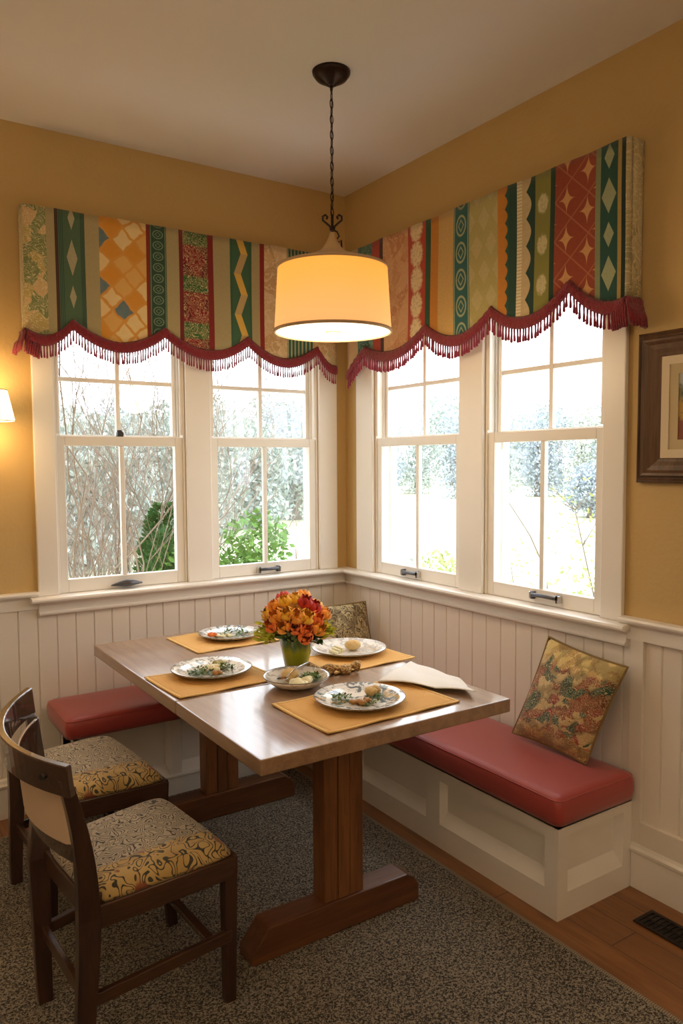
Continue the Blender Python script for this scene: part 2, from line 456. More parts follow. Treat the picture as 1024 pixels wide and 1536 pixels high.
def seat_cushion(name, label, x0, x1, y0, y1, z0, z1):
    t = thing(name, label, 'cushion', ((x0+x1)/2, (y0+y1)/2, z0))
    b = NB(); h = z1-z0; cx, cy = (x0+x1)/2, (y0+y1)/2
    layers = [(.005, 0), (.002, .02), (0, h*.35), (.0, h*.62), (.003, h*.78), (.009, h*.89), (.020, h*.965), (.040, h*.995), (.080, h*1.02), (.14, h*1.05)]
    def ringpts(ins, z, cr=.030):
        X0, X1, Y0, Y1 = x0+ins, x1-ins, y0+ins, y1-ins; r = max(.012, cr-ins*.3); P = []
        for (ax, ay, a) in ((X1-r, Y1-r, 0), (X0+r, Y1-r, 90), (X0+r, Y0+r, 180), (X1-r, Y0+r, 270)):
            for q in range(6): an = math.radians(a+q*18); P.append((ax+r*math.cos(an), ay+r*math.sin(an), z))
        return P
    prev = None
    for ins, z in layers:
        r = [b.verts.new(p) for p in ringpts(ins, z0+z)]
        if prev:
            for k in range(24): b.faces.new((prev[k], prev[(k+1) % 24], r[(k+1) % 24], r[k])).smooth = True
        else: b.faces.new(r[::-1])
        prev = r
    b.faces.new(prev).smooth = True
    obj('cover', b, M_red, t)
    b = NB(); tube(b, ringpts(.006, z0+h*.86), .0022, 6, closed=True); obj('piping', b, M_red, t)
    return t
seat_cushion('seat_cushion', 'long brick red seat cushion on the right-hand bench, square pillow on it', -.447, -.026, -1.918, -.028, BT, .440)
seat_cushion('seat_cushion', 'red box seat cushion along the left wall, its free end by the chairs', -1.655, -.449, -.400, -.028, .426, .512)

# ---------------------------------------------------------------- pillows
def pillow(name, label, cs, th, front, back, roll=.0, uvs=1.):
    """cs: bottom-left, bottom-right, top-right, top-left seen from the front"""
    BL, BR, TR, TL = [Vector(c) for c in cs]
    n = ((BR-BL).cross(TL-BL)).normalized()
    c0 = (BL+BR+TR+TL)/4
    t = thing(name, label, 'pillow', c0)
    N = 22
    for side, m, nm in ((1, front, 'front_panel'), (-1, back, 'back_panel')):
        b = NB(); uvl = b.loops.layers.uv.new('UVMap'); g = []
        for j in range(N+1):
            row = []
            for i in range(N+1):
                u, v = i/N, j/N
                uu = u + .024*(u-.5)*-2*(1-(2*v-1)**2); vv = v + .024*(v-.5)*-2*(1-(2*u-1)**2)
                p = BL.lerp(BR, uu).lerp(TL.lerp(TR, uu), vv)
                f = (max(0, 1-abs(2*u-1)**2.6)*max(0, 1-abs(2*v-1)**2.6))**.6
                wr = .004*math.sin(9*u+5*v)*f + .003*math.sin(17*v-6*u)*f
                row.append(b.verts.new(p + n*side*(th*.5*f+wr)))
            g.append(row)
        for j in range(N):
            for i in range(N):
                q = [(i, j), (i+1, j), (i+1, j+1), (i, j+1)]
                fc = b.faces.new([g[y][x] for x, y in q]); fc.smooth = True
                for l, (x, y) in zip(fc.loops, q): l[uvl].uv = (x/N*uvs, y/N*uvs)
        obj(nm, b, m, t, recalc=False)
    b = NB(); pts = []
    for k in range(4*N):
        e, s = divmod(k, N); s /= N
        u, v = ((s, 0), (1, s), (1-s, 1), (0, 1-s))[e]
        uu = u + .024*(u-.5)*-2*(1-(2*v-1)**2); vv = v + .024*(v-.5)*-2*(1-(2*u-1)**2)
        pts.append(BL.lerp(BR, uu).lerp(TL.lerp(TR, uu), vv))
    tube(b, pts, .0045, 6, closed=True); obj('piping', b, M_pipe, t)
    return t
def meadow_f():
    v, x, y, z = texco('UV')
    d = noise(v, 9, 3, .6, .8)
    yy = y*9.5 + (d-.5)*1.6 - x*.5
    k = flr(yy); xx = x*9 + sin(k*2.4)*2.+(d-.5)*1.0
    cell = voro(vec(xx, yy, 0.), 1.0, 'F1', 'Color'); r, g = sepc(cell)
    dist = voro(vec(xx, yy, 0.), 1.0, 'F1', 'Distance')
    c = mix(r > .35, S(66, 94, 76), S(154, 86, 58)); c = mix(g > .66, c, S(206, 176, 122)); c = mix(r > .90, c, S(160, 66, 60))
    top = sstep(y+(d-.5)*.3, .78, .86); bot = 1-sstep(y+(d-.5)*.3, .10, .2)
    c = mix(top, c, mix(g > .5, S(222, 196, 120), S(196, 158, 88))); c = mix(bot, c, S(190, 148, 84))
    ln = absx(frac(noise(v, 11, 1, .5, 1.6)*9.)-.5)
    c = mix((1-sstep(ln, .08, .15))*.8, c, S(232, 216, 170))
    c = mix(sstep(dist, .45, .75)*.45, c, S(90, 76, 50))
    return c, noise(v, 60, 2)
M_meadow = mat('floral_tapestry', meadow_f, rough=.85, bstr=.35, bdist=.006, sheen=.2)
M_pipe = mat('olive_gold_piping', base=S(138, 112, 66), rough=.8)
M_brownv = mat('brown_velvet', base=S(96, 74, 46), rough=.8, sheen=.5)
def damask_f():
    v, x, y, z = texco('UV')
    n = noise(v, 5, 2, .5, 2.2); l = absx(frac(n*7.)-.5)
    zig = absx(frac(x*3.)-.5)*.5 + y
    c = mix(sstep(l, .12, .22), S(84, 74, 50), S(196, 178, 136))
    return mix(sstep(absx(frac(zig*2.2)-.5), .30, .36)*.6, c, S(104, 84, 54)), l
M_damask = mat('gold_damask', damask_f, rough=.8, bstr=.15, bdist=.004, sheen=.2)
pillow('throw_pillow', 'square floral tapestry pillow leaning on the wall at the near end of the right-hand bench',
       [(-.150, -1.425, .462), (-.150, -1.790, .452), (-.070, -1.900, .826), (-.070, -1.540, .868)], .115, M_meadow, M_brownv)
pillow('throw_pillow', 'gold and brown damask pillow standing in the corner behind the flowers',
       [(-.430, -.300, .452), (-.050, -.370, .452), (-.050, -.255, .815), (-.425, -.185, .815)], .13, M_damask, M_brownv)

# ---------------------------------------------------------------- valances
def linen(c1, c2):
    def f(w):
        v, x, y, z = texco('UV')
        n = noise(vec(x*w*500., y*60., 0.), 1, 2); n2 = noise(vec(x*w*60., y*500., 0.), 1, 2)
        return mix(n*.5+n2*.5, c1, c2)
    return f
LIN = linen(S(196, 178, 130), S(152, 140, 102))
def plainc(c1):
    def f(w):
        v, x, y, z = texco('UV'); n = noise(vec(x*w*40., y*160., 0.), 1, 2)
        return mix(n, c1, tuple(i*.75 for i in c1))
    return f
def diamonds(bg, fg, per, hw=.40, alt=None, stagger=0, line=None):
    def f(w):
        v, x, y, z = texco('UV')
        t = y/per; k = flr(t); odd = absx(frac(k*.5))*2
        a = absx(x-.5)/hw
        if stagger: a = absx(frac(x*2+odd*.5)-.5)/(hw)
        size = 1. if alt is None else 1-odd*alt
        d = a + absx(frac(t)-.5)*2.1
        n = noise(vec(x*w*90., y*90., 0.), 1, 3)
        c = mix(n, bg, tuple(i*.8 for i in bg)); fc = mix(n, fg, tuple(i*.72 for i in fg))
        e = size-d if not isinstance(size, float) else size-d
        return mix(sstep(e, 0., .07), c, fc)
    return f
def floral(cs, sc=16., ring=7., line=S(230, 214, 170)):
    def f(w):
        v, x, y, z = texco('UV'); p = vec(x*w, y, 0.)
        n = noise(p, sc*1.3, 2, .5, 1.2); r, g = sepc(voro(vec(x*w+n*.03, y+n*.03, 0.), sc, 'F1', 'Color'))
        c = mix(r > .4, cs[0], cs[1]); c = mix(g > .62, c, cs[2])
        l = absx(frac(n*ring)-.5)
        return mix((1-sstep(l, .08, .16))*.8, c, line)
    return f
def blobs(bg, fg, per, line=None):
    def f(w):
        v, x, y, z = texco('UV'); n = noise(vec(x*w, y, 0.), 70, 3, .6)
        dx = (x-.5)*w; dy = (frac(y/per)-.5)*per
        d = sqrt(dx*dx+dy*dy*.55)/(w*.42)+(n-.5)*.5
        return mix(1-sstep(d, .62, .95), bg, mix(sstep(n, .5, .62), fg, tuple(i*.75 for i in fg)))
    return f
def wave(bg, fg, fg2, per, amp=.2, wid=.17, ol=None):
    def f(w):
        v, x, y, z = texco('UV'); s = absx(frac(y/per)-.5)*4-1
        d = absx(x-.5-s*amp); k = flr(y/per*2); c2 = mix(frac(k*.5)*2 > .5, fg, fg2)
        c = mix(sstep(d, wid-.02, wid), c2, bg)
        e = sstep(absx(x-.5), .40, .42)*(1-sstep(absx(x-.5), .44, .46))
        return mix(e*.6, c, tuple(i*.6 for i in bg))
    return f
def scal(bg, fg, per, right=0, depth=.45, base=.35, edge=None):
    def f(w):
        v, x, y, z = texco('UV'); xx = 1-x if right else x
        e = xx - base - absx(sin(y*(PI/per)))*depth
        n = noise(vec(x*w, y, 0.), 60, 3)
        return mix(sstep(e, -.02, .02), mix(n, fg, tuple(i*.8 for i in fg)), bg)
    return f
def chain(bg, fg, per):
    def f(w):
        v, x, y, z = texco('UV'); dx = absx(x-.5)*2; dy = absx(frac(y/per)-.5)*2
        d = sqrt(dx*dx*1.6+dy*dy); a = 1-sstep(absx(d-.72), .05, .12)
        b2 = 1-sstep(absx(dx*1.3+dy-.42), .05, .10); e = sstep(dx, .80, .84)*(1-sstep(dx, .90, .94))
        n = noise(vec(x*w, y, 0.), 120, 2)
        return mix(mx(mx(a, b2), e)*(n*.5+.45), bg, fg)
    return f
def patches(w):
    v, x, y, z = texco('UV'); per = .105
    nn = (noise(vec(x*w, y, 0.), 16, 2)-.5)*.45
    a = (x*w+y)/per+nn; b_ = (y-x*w)/per+nn; ia, ib = flr(a), flr(b_)
    r, g = sepc(voro(vec(ia*.731+.2, ib*1.313+.4, 0.), 3.7, 'F1', 'Color')); n = noise(vec(x*w, y, 0.), 40, 3)
    e = mn(mn(frac(a), 1-frac(a)), mn(frac(b_), 1-frac(b_)))
    c = mix(r > .5, S(222, 150, 44), S(230, 180, 100)); c = mix(g > .60, c, S(240, 214, 154)); c = mix(mn(g > .36, 1-(g > .52)), c, S(60, 118, 136))
    c = mix(n*.3, c, S(222, 160, 76))
    return mix(1-sstep(e, .04, .12), c, S(222, 156, 66))
def stars(w):
    v, x, y, z = texco('UV'); per = .145
    t = y/per; n = noise(vec(x*w, y, 0.), 60, 3)
    def st(xc, off):
        a = absx(x-xc)*w/.034; q = absx(frac(t+off)-.5)*per/.052
        return sqrt(a)+sqrt(q)
    d = mn(mn(st(.30, 0.), st(.80, .42)), mn(st(-.14, .55), st(1.12, .95)))
    ring = 1-sstep(absx(frac(x*1.2+t)-.5)*1.0, .015, .035)
    ring2 = 1-sstep(absx(frac(x*1.2-t)-.5)*1.0, .015, .035)
    c = mix(n, S(166, 74, 44), S(142, 60, 38)); c = mix(mx(ring, ring2)*.35, c, S(214, 150, 100))
    return mix(1-sstep(d, 1.02, 1.12), c, mix(n, S(226, 178, 116), S(204, 140, 84)))
def lines(bg, fg, k):
    def f(w):
        v, x, y, z = texco('UV'); return mix(sstep(sin(x*k), .1, .5), bg, fg)
    return f
def redroses(w):
    v, x, y, z = texco('UV'); n = noise(vec(x*w, y, 0.), 22, 2, .5, 1.5); r, g = sepc(voro(vec(x*w+n*.03, y, 0.), 14, 'F1', 'Color'))
    band = sstep(absx(frac(y/.22)-.5), .30, .36)
    c = mix(r > .5, S(138, 30, 36), S(104, 20, 30)); c = mix(band, c, mix(r > .5, S(60, 104, 56), S(96, 116, 66)))
    l = absx(frac(n*9.)-.5)
    return mix((1-sstep(l, .09, .17))*.85, c, S(214, 190, 138))
TEAL, GRN, DGR, RUST, RED = S(52, 110, 104), S(60, 100, 70), S(24, 66, 54), S(166, 74, 44), S(134, 34, 30)
PEACH, CREAM, ORG, GOLD, PGR = S(208, 152, 104), S(226, 194, 128), S(214, 140, 46), S(196, 156, 72), S(180, 180, 120)
def creamlace(w):
    v, x, y, z = texco('UV'); n = noise(vec(x*w, y, 0.), 50, 3)
    e = x - .62 - absx(sin(y*(PI/.105)))*.34
    dots = sqrt((x-.22)*(x-.22)*w*w*4+(frac(y/.022)-.5)*(frac(y/.022)-.5)*.0009)
    c = mix(sstep(e, -.02, .02), mix(n, S(222, 200, 156), S(196, 174, 126)), DGR)
    return mix(mn(x < .34, sstep(absx(sin(y*(PI/.013))), .4, .7)), c, S(236, 226, 190))
STR_L = [(-1.702, -1.611, floral([S(196, 172, 104), S(132, 140, 88), S(214, 180, 126)], 17, 9)), (-1.611, -1.576, LIN),
 (-1.576, -1.562, plainc(S(84, 52, 40))), (-1.562, -1.540, lines(S(40, 78, 62), S(96, 120, 90), 20.)), (-1.540, -1.468, diamonds(S(84, 112, 82), S(188, 178, 142), .17, .34, .35)), (-1.468, -1.447, lines(S(40, 78, 62), S(84, 104, 78), 20.)), (-1.447, -1.385, LIN), (-1.385, -1.172, patches),
 (-1.172, -1.156, plainc(S(150, 46, 26))), (-1.156, -1.078, chain(S(44, 78, 60), S(140, 160, 128), .05)), (-1.078, -1.017, LIN), (-1.017, -.997, plainc(S(122, 30, 34))),
 (-.997, -.868, redroses), (-.868, -.840, plainc(S(140, 34, 30))), (-.840, -.754, LIN), (-.754, -.633, wave(GRN, S(226, 182, 82), S(198, 168, 112), .20, .16, .17)),
 (-.633, -.589, LIN), (-.589, -.565, plainc(S(150, 34, 26))), (-.565, -.435, floral([S(214, 178, 130), S(204, 164, 116), S(220, 188, 142)], 12, 5, S(232, 206, 164))),
 (-.435, -.283, lines(S(46, 92, 70), S(168, 168, 128), 44.)), (-.283, -.130, floral([S(214, 178, 130), S(204, 164, 110), S(200, 180, 132)], 12, 5, S(232, 206, 164)))]
STR_R = [(-.2, -.292, linen(S(214, 180, 134), S(190, 150, 104))), (-.292, -.414, floral([TEAL, S(44, 90, 84), S(84, 132, 112)], 22, 8, S(150, 176, 140))), (-.414, -.486, plainc(S(188, 62, 34))),
 (-.486, -.515, plainc(S(74, 40, 36))), (-.515, -.701, floral([PEACH, S(216, 164, 118), S(200, 138, 92)], 12, 6, S(222, 178, 130))),
 (-.701, -.832, blobs(S(184, 66, 40), S(234, 208, 160), .118)), (-.832, -.865, plainc(S(52, 92, 60))), (-.865, -.915, plainc(ORG)), (-.915, -1.025, plainc(S(222, 180, 106))),
 (-1.025, -1.121, chain(S(42, 100, 98), S(190, 196, 150), .115)), (-1.121, -1.289, diamonds(S(190, 178, 112), S(206, 192, 134), .11, .42, None, 1)),
 (-1.289, -1.350, scal(S(38, 84, 70), ORG, .055, 0, .22, .66)), (-1.350, -1.390, plainc(S(34, 78, 64))), (-1.390, -1.462, creamlace),
 (-1.462, -1.480, plainc(DGR)), (-1.480, -1.561, blobs(S(140, 136, 60), S(212, 200, 150), .155)), (-1.561, -1.585, plainc(S(28, 62, 42))), (-1.585, -1.765, stars),
 (-1.765, -1.788, plainc(S(150, 158, 112))), (-1.788, -1.862, diamonds(S(30, 84, 72), S(178, 186, 144), .135, .44, .28)), (-1.862, -1.877, plainc(S(192, 160, 86))),
 (-1.877, -1.893, plainc(S(20, 48, 40))), (-1.893, -1.901, floral([S(184, 170, 120), S(168, 160, 116), S(196, 178, 130)], 14, 6))]
def scallop(peaks, first, last):
    """peaks: (a, z) cusps; first / last: (a, z) ends"""
    def f(a):
        pts = [first]+peaks+[last]
        for i in range(len(pts)-1):
            (a0, z0), (a1, z1) = pts[i], pts[i+1]
            if min(a0, a1)-1e-6 <= a <= max(a0, a1)+1e-6:
                t = (a-a0)/(a1-a0); base = z0+(z1-z0)*t
                if i == 0 and first[2:] == (): s = .030
                elif i == len(pts)-2 and len(last) < 3: s = .030
                else: s = .088
                return base - s*(sp(t))
        return pts[-1][1]
    return f
def valance(name, label, axis, strips, zt, fz, D=.080, inner_cut=.03, endtas=None):
    c_, kk = (-2.402, 1.00926) if axis == 'x' else (-3.567, 1.01397)      # measured on a plane .112 out, built .080 out
    fz0, strips0 = fz, strips
    fz = lambda a: 1.561+(fz0(c_+(a-c_)/kk)-1.561)*kk
    zt = 1.561+(zt-1.561)*kk
    strips = [(c_+(p-c_)*kk, c_+(q-c_)*kk, fn) for p, q, fn in strips0]
    if axis == 'x': strips[-1] = (strips[-1][0], -.115, strips[-1][2])
    a_lo = strips[0][0]; a_hi = strips[-1][1]
    t = thing(name, label, 'valance', ((a_lo+a_hi)/2, -.06, zt) if axis == 'x' else (-.06, (a_lo+a_hi)/2, zt))
    def V(a, d, z): return (a, -d, z) if axis == 'x' else (-d, a, z)
    b = NB(); uvl = b.loops.layers.uv.new('UVMap'); mats = []; NZ = 14
    cache = {}
    def vert(a, d, z):
        k = (round(a, 5), round(d, 5), round(z, 5))
        if k not in cache: cache[k] = b.verts.new(V(a, d, z))
        return cache[k]
    def pane(a0, a1, d0, d1, mi, u0, u1, fza, fzb, amp=1):
        for j in range(NZ):
            q = []
            for (a, d, u, fzz, jj) in ((a0, d0, u0, fza, j), (a1, d1, u1, fzb, j), (a1, d1, u1, fzb, j+1), (a0, d0, u0, fza, j+1)):
                z = fzz+(zt-fzz)*jj/NZ
                puff = amp*(.004*math.sin(a*23)+.003*math.sin(a*9+z*7))
                q.append((vert(a, d+puff, z), (u, z)))
            fc = b.faces.new([x[0] for x in q]); fc.material_index = mi; fc.smooth = True
            for l, x in zip(fc.loops, q): l[uvl].uv = x[1]
    for si, (s0, s1, fn) in enumerate(strips):
        w = abs(s1-s0)
        m = mat('fabric_%s_%d' % (axis, si), (lambda fn=fn, w=w: fn(w)), rough=.85, sheen=.2, bstr=.25, bdist=.004,
                bump=lambda: noise(texco('UV')[0], 90, 3)); mats.append(m)
        n = max(2, int(w/.018))
        for k in range(n):
            a0 = s0+(s1-s0)*k/n; a1 = s0+(s1-s0)*(k+1)/n
            pane(a0, a1, D, D, si, k/n, (k+1)/n, fz(a0), fz(a1))
    mats.append(mat('fabric_return_'+axis, lambda: floral([S(190, 176, 126), S(170, 160, 116), S(198, 184, 140)], 14, 6)(.08), rough=.85, sheen=.2))
    for a, cut, si in ((a_lo, inner_cut if axis == 'y' else .004, len(strips)), (a_hi, .004 if axis == 'y' else inner_cut, len(strips))):
        nn = 4
        for k in range(nn):
            d0 = D+(cut-D)*k/nn; d1 = D+(cut-D)*(k+1)/nn
            pane(a, a, d0, d1, si, k/nn, (k+1)/nn, fz(a), fz(a), 1 if k == 0 else 0)
    bmesh.ops.remove_doubles(b, verts=b.verts, dist=1e-4)
    o = obj('fabric_panel', b, mats, t)
    so = o.modifiers.new('s', 'SOLIDIFY'); so.thickness = .006; so.offset = 0
    b = NB()
    lo, hi = min(a_lo, a_hi), max(a_lo, a_hi)
    c0 = .03
    if axis == 'x': bx(b, lo+.004, hi-.004, -D+.006, -c0+.006, zt-.02, zt-.002)
    else: bx(b, -D+.006, -c0+.006, lo+.004, hi-.004, zt-.02, zt-.002)
    obj('mounting_board', b, M_white, t)
    # trim band
    b = NB(); path = [a_lo+(a_hi-a_lo)*i/160 for i in range(161)]
    hb = .047; prev = None
    for i, a in enumerate(path):
        z = fz(a); r = .004*math.sin(i*2.1)
        ring = [b.verts.new(V(a, D+.004, z+.004)), b.verts.new(V(a, D+.016+r, z-.006)), b.verts.new(V(a, D+.018-r, z-hb+.008)), b.verts.new(V(a, D+.006, z-hb)), b.verts.new(V(a, D-.002, z-hb+.002))]
        if prev:
            for k in range(5): fc = b.faces.new((prev[k], prev[(k+1) % 5], ring[(k+1) % 5], ring[k])); fc.smooth = True
        else: b.faces.new(ring)
        prev = ring
    b.faces.new(prev[::-1])
    # band on the outer return
    ao = a_lo if axis == 'x' else a_hi; sgn = -1
    z = fz(ao); prev = None
    for i in range(9):
        d = D+.01-(D+.0)*i/8; r = .003*math.sin(i*2.3)
        ring = [b.verts.new(V(ao+sgn*(.003), d, z+.004)), b.verts.new(V(ao+sgn*(.016+r), d, z-.008)), b.verts.new(V(ao+sgn*.016, d, z-hb+.006)), b.verts.new(V(ao+sgn*.003, d, z-hb))]
        if prev:
            for k in range(4): b.faces.new((prev[k], prev[(k+1) % 4], ring[(k+1) % 4], ring[k])).smooth = True
        else: b.faces.new(ring)
        prev = ring
    b.faces.new(prev[::-1])
    obj('gimp_band', b, M_red_dark, t)
    # fringe
    b = NB(); L = abs(a_hi-a_lo); n = int(L/(.0125 if axis == 'x' else .0155)); fat = 1. if axis == 'x' else 1.35
    for i in range(n):
        a = a_lo+(a_hi-a_lo)*(i+.5)/n; z = fz(a)-hb+.003; ln = .056+random.uniform(-.004, .004)
        sw = random.uniform(-.003, .003); d = D+.008+random.uniform(-.002, .002)
        tube(b, [V(a, d, z), V(a+sw*.4, d, z-ln*.4), V(a+sw*.7, d, z-ln*.62), V(a+sw, d, z-ln*.92), V(a+sw, d, z-ln)], [.0034*fat, .0028*fat, .0036*fat, .0046*fat, .0022*fat], 5)
    o = obj('tassel_fringe', b, M_fringe, t); o['kind'] = 'stuff'
    # corner bunch on the outer return
    b = NB()
    for i in range(26):
        q = i/25; d = .012+q*(D+.004); z = fz(ao)-.018; ln = .085+random.uniform(-.008, .006)
        sp = sgn*(.020+.028*math.sin(q*2.2+.5)+random.uniform(-.004, .004))
        tube(b, [V(ao+sgn*.008, d, z+.01), V(ao+sgn*.016, d, z-.02), V(ao+sp*.8, d+.004, z-ln*.6), V(ao+sp, d+.006, z-ln)], [.004, .005, .006, .005], 6)
    for i in range(7):
        a = ao-sgn*.010*i*.9; z = fz(a)-.03; ln = .075+random.uniform(-.006, .004)
        tube(b, [V(a, D+.012, z+.01), V(a+sgn*.004, D+.014, z-.03), V(a+sgn*.010, D+.014, z-ln)], [.004, .0055, .005], 6)
    obj('corner_tassel', b, M_red_dark, t)
    return t
fzL = scallop([(-1.509, 2.196), (-1.090, 2.197), (-.658, 2.191), (-.256, 2.177)], (-1.702, 2.150), (-.130, 2.080))
fzR = scallop([(-.330, 2.165), (-.833, 2.198), (-1.251, 2.204), (-1.653, 2.233)], (-.2, 2.02), (-1.915, 2.118))
_f = fzR
def fzR(a):
    if a > -.355: return 2.040+(2.155-2.040)*min(1, (-a-.2)/.155)**.8
    if a > -.833: 
        t_ = (a+.355)/(-.833+.355); return 2.155+(2.198-2.155)*t_-.072*sp(t_)
    return _f(a)
def fixend(f, a0, z0, a1, z1, sag):
    def g(a):
        if min(a0, a1) <= a <= max(a0, a1):
            t_ = (a-a0)/(a1-a0); return z0+(z1-z0)*t_-sag*sp(t_)
        return f(a)
    return g
fzR = fixend(fzR, -1.653, 2.233, -1.93, 2.135, .055)
fzL = fixend(fzL, -1.509, 2.196, -1.72, 2.150, .058)
valance('window_valance', 'patchwork striped valance with burgundy tasselled scallops over the left pair of windows', 'x', STR_L, 2.655, fzL)
valance('window_valance', 'patchwork striped valance with rust star and teal diamond stripes over the right pair of windows', 'y', STR_R, 2.660, fzR)

# ---------------------------------------------------------------- pendant lamp
PX_, PY_ = -.79, -1.09
t = thing('pendant_lamp', 'lit drum pendant lamp hanging from a dark chain over the table', 'lamp', (PX_, PY_, H))
b = NB(); lathe(b, [(0, -.052), (.014, -.052), (.020, -.046), (.034, -.040), (.058, -.026), (.070, -.010), (.072, 0), (0, 0)], (PX_, PY_, H), 40); obj('ceiling_canopy', b, M_bronze, t)
b = NB(); lathe(b, [(0, -.075), (.004, -.072), (.006, -.06), (.006, -.05), (0, -.05)], (PX_, PY_, H), 12); obj('canopy_hook', b, M_bronze, t)
b = NB(); z = H-.070; k = 0
while z > 2.50:
    ln = .036; pts = []
    for i in range(14):
        an = 2*PI*i/14; a = .0075*math.cos(an); h = ln/2*math.sin(an)
        pts.append((PX_+(a if k % 2 else a*.25), PY_+(a*.25 if k % 2 else a), z-ln/2+h))
    tube(b, pts, .0019, 6, closed=True); z -= ln-.0075; k += 1
obj('chain', b, M_bronze, t)
b = NB(); tube(b, [(PX_+.004*math.sin(i*1.1), PY_+.003*math.cos(i*.9), H-.06-i*(H-.06-2.47)/24) for i in range(25)], .0018, 6); obj('cord', b, M_bronze, t)
b = NB()                                           # scrolled hook
dx, dy = .83, -.555
def scr(s): return [(PX_+dx*s*q[0], PY_+dy*s*q[0], 2.47+q[1]) for q in [(0, -.03), (.010, -.012), (.024, .0), (.036, .010), (.036, .024), (.026, .030), (.018, .022), (.022, .014)]]
tube(b, scr(1), .0042, 8); tube(b, scr(-1), .0042, 8)
tube(b, [(PX_, PY_, 2.50), (PX_, PY_, 2.39)], .0055, 8)
lathe(b, [(0, -.012), (.011, -.006), (.012, .004), (0, .012)], (PX_, PY_, 2.448), 16)
pts = [(PX_+dx*a, PY_+dy*a, 2.425+h) for a, h in [(0, .02), (.018, .012), (.026, -.005), (.016, -.016), (.024, -.028), (.034, -.02), (.036, -.06), (.030, -.09)]]
tube(b, pts, .0032, 8); obj('scroll_hook', b, M_bronze, t)
b = NB(); lathe(b, [(.009, .122), (.014, .106), (.024, .084), (.038, .062), (.058, .046), (.092, .032), (.150, .012), (.208, -.012)], (PX_, PY_, 2.312), 48); obj('shade_neck', b, M_neck, t)
SB, ST = 2.062, 2.300
b = NB(); uvl = b.loops.layers.uv.new('UVMap'); n = 72; rb, rt = .224, .209
R0 = [[b.verts.new((PX_+r*math.cos(2*PI*i/n), PY_+r*math.sin(2*PI*i/n), z)) for i in range(n)] for r, z in [(rb+(rt-rb)*j/6, SB+(ST-SB)*j/6) for j in range(7)]]
for j in range(6):
    for i in range(n):
        f = b.faces.new((R0[j][i], R0[j][(i+1) % n], R0[j+1][(i+1) % n], R0[j+1][i])); f.smooth = True
        for l, (u, v) in zip(f.loops, ((i, j), (i+1, j), (i+1, j+1), (i, j+1))): l[uvl].uv = (u/n, v/6)
sh = obj('lamp_shade', b, M_shade, t); so = sh.modifiers.new('s', 'SOLIDIFY'); so.thickness = .003
for z, r, nm in ((SB, rb, 'lower_trim'), (ST, rt, 'upper_trim')):
    b = NB(); lathe(b, [(r-.004, -.005), (r+.0035, -.005), (r+.0035, .005), (r-.004, .005), (r-.004, -.005)], (PX_, PY_, z), 72); obj(nm, b, M_shtrim, sh)
b = NB(); lathe(b, [(0, 0), (rb-.006, 0), (rb-.006, .005), (0, .005)], (PX_, PY_, SB-.001), 64); obj('diffuser', b, M_diff, t)
b = NB(); lathe(b, [(0, -.020), (.008, -.018), (.012, -.010), (.026, -.006), (.034, 0), (0, 0)], (PX_, PY_, SB-.001), 24); obj('finial', b, mat('brass_finial', base=(.8, .55, .2), rough=.3, metal=.6), t)

# ---------------------------------------------------------------- wall sconce (left edge)
sx_, sy_ = -1.865, -.125
t = thing('wall_sconce', 'lit wall sconce with cream shade on the ochre wall left of the windows', 'lamp', (sx_, 0, 1.70))
b = NB(); lathe(b, [(.105, 0), (.078, .128)], (sx_, sy_, 1.742), 48, sy=.9); o = obj('sconce_shade', b, M_scsh, t); so = o.modifiers.new('s', 'SOLIDIFY'); so.thickness = .002
for r, z in ((.106, 1.742), (.079, 1.870)):
    b = NB(); tube(b, [(sx_+r*math.cos(2*PI*i/40), sy_+r*.9*math.sin(2*PI*i/40), z) for i in range(40)], .0015, 6, closed=True)
    obj('shade_wire', b, M_bronze, t)
b = NB(); bx(b, sx_-.035, sx_+.035, -.015, 0, 1.60, 1.76); obj('back_plate', b, M_bronze, t, bevel=.006)
b = NB(); tube(b, [(sx_, -.012, 1.66), (sx_, -.06, 1.645), (sx_, -.11, 1.655), (sx_, sy_, 1.69), (sx_, sy_, 1.76)], .006, 8); obj('arm', b, M_bronze, t)
b = NB(); lathe(b, [(.012, 0), (.013, .04), (.022, .055), (.026, .075), (.018, .098), (0, .104)], (sx_, sy_, 1.745), 20); obj('bulb', b, mat('bulb_glow', base=(1, .9, .7), emis=(1, .8, .5), estr=4), t)

# ---------------------------------------------------------------- framed picture (right edge)
t = thing('framed_picture', 'framed landscape picture in a wide brown frame on the ochre wall right of the windows', 'picture', (-.02, -2.22, 1.74))
fy0, fy1, fz0, fz1 = -1.886, -2.56, 1.485, 2.005
M_frame = mat('brown_frame_wood', wood(S(112, 82, 56), S(70, 48, 32), 'z'), rough=.4, coat=.1, bstr=.1, bdist=.002)
prof = [(0, 0), (0, .020), (.008, .028), (.014, .022), (.020, .024), (.026, .036), (.034, .034), (.044, .024), (.060, .020), (.074, .014), (.082, .012), (.086, .010), (.086, 0)]
b = NB(); loops = []
for (cy, cz, syy, sz) in ((fy0, fz0, -1, 1), (fy1, fz0, 1, 1), (fy1, fz1, 1, -1), (fy0, fz1, -1, -1)):
    loops.append([b.verts.new((-.002-h, cy+syy*o_, cz+sz*o_)) for o_, h in prof])
for i in range(4):
    A, B_ = loops[i], loops[(i+1) % 4]
    for k in range(len(prof)-1): b.faces.new((A[k], A[k+1], B_[k+1], B_[k]))
obj('frame', b, M_frame, t)
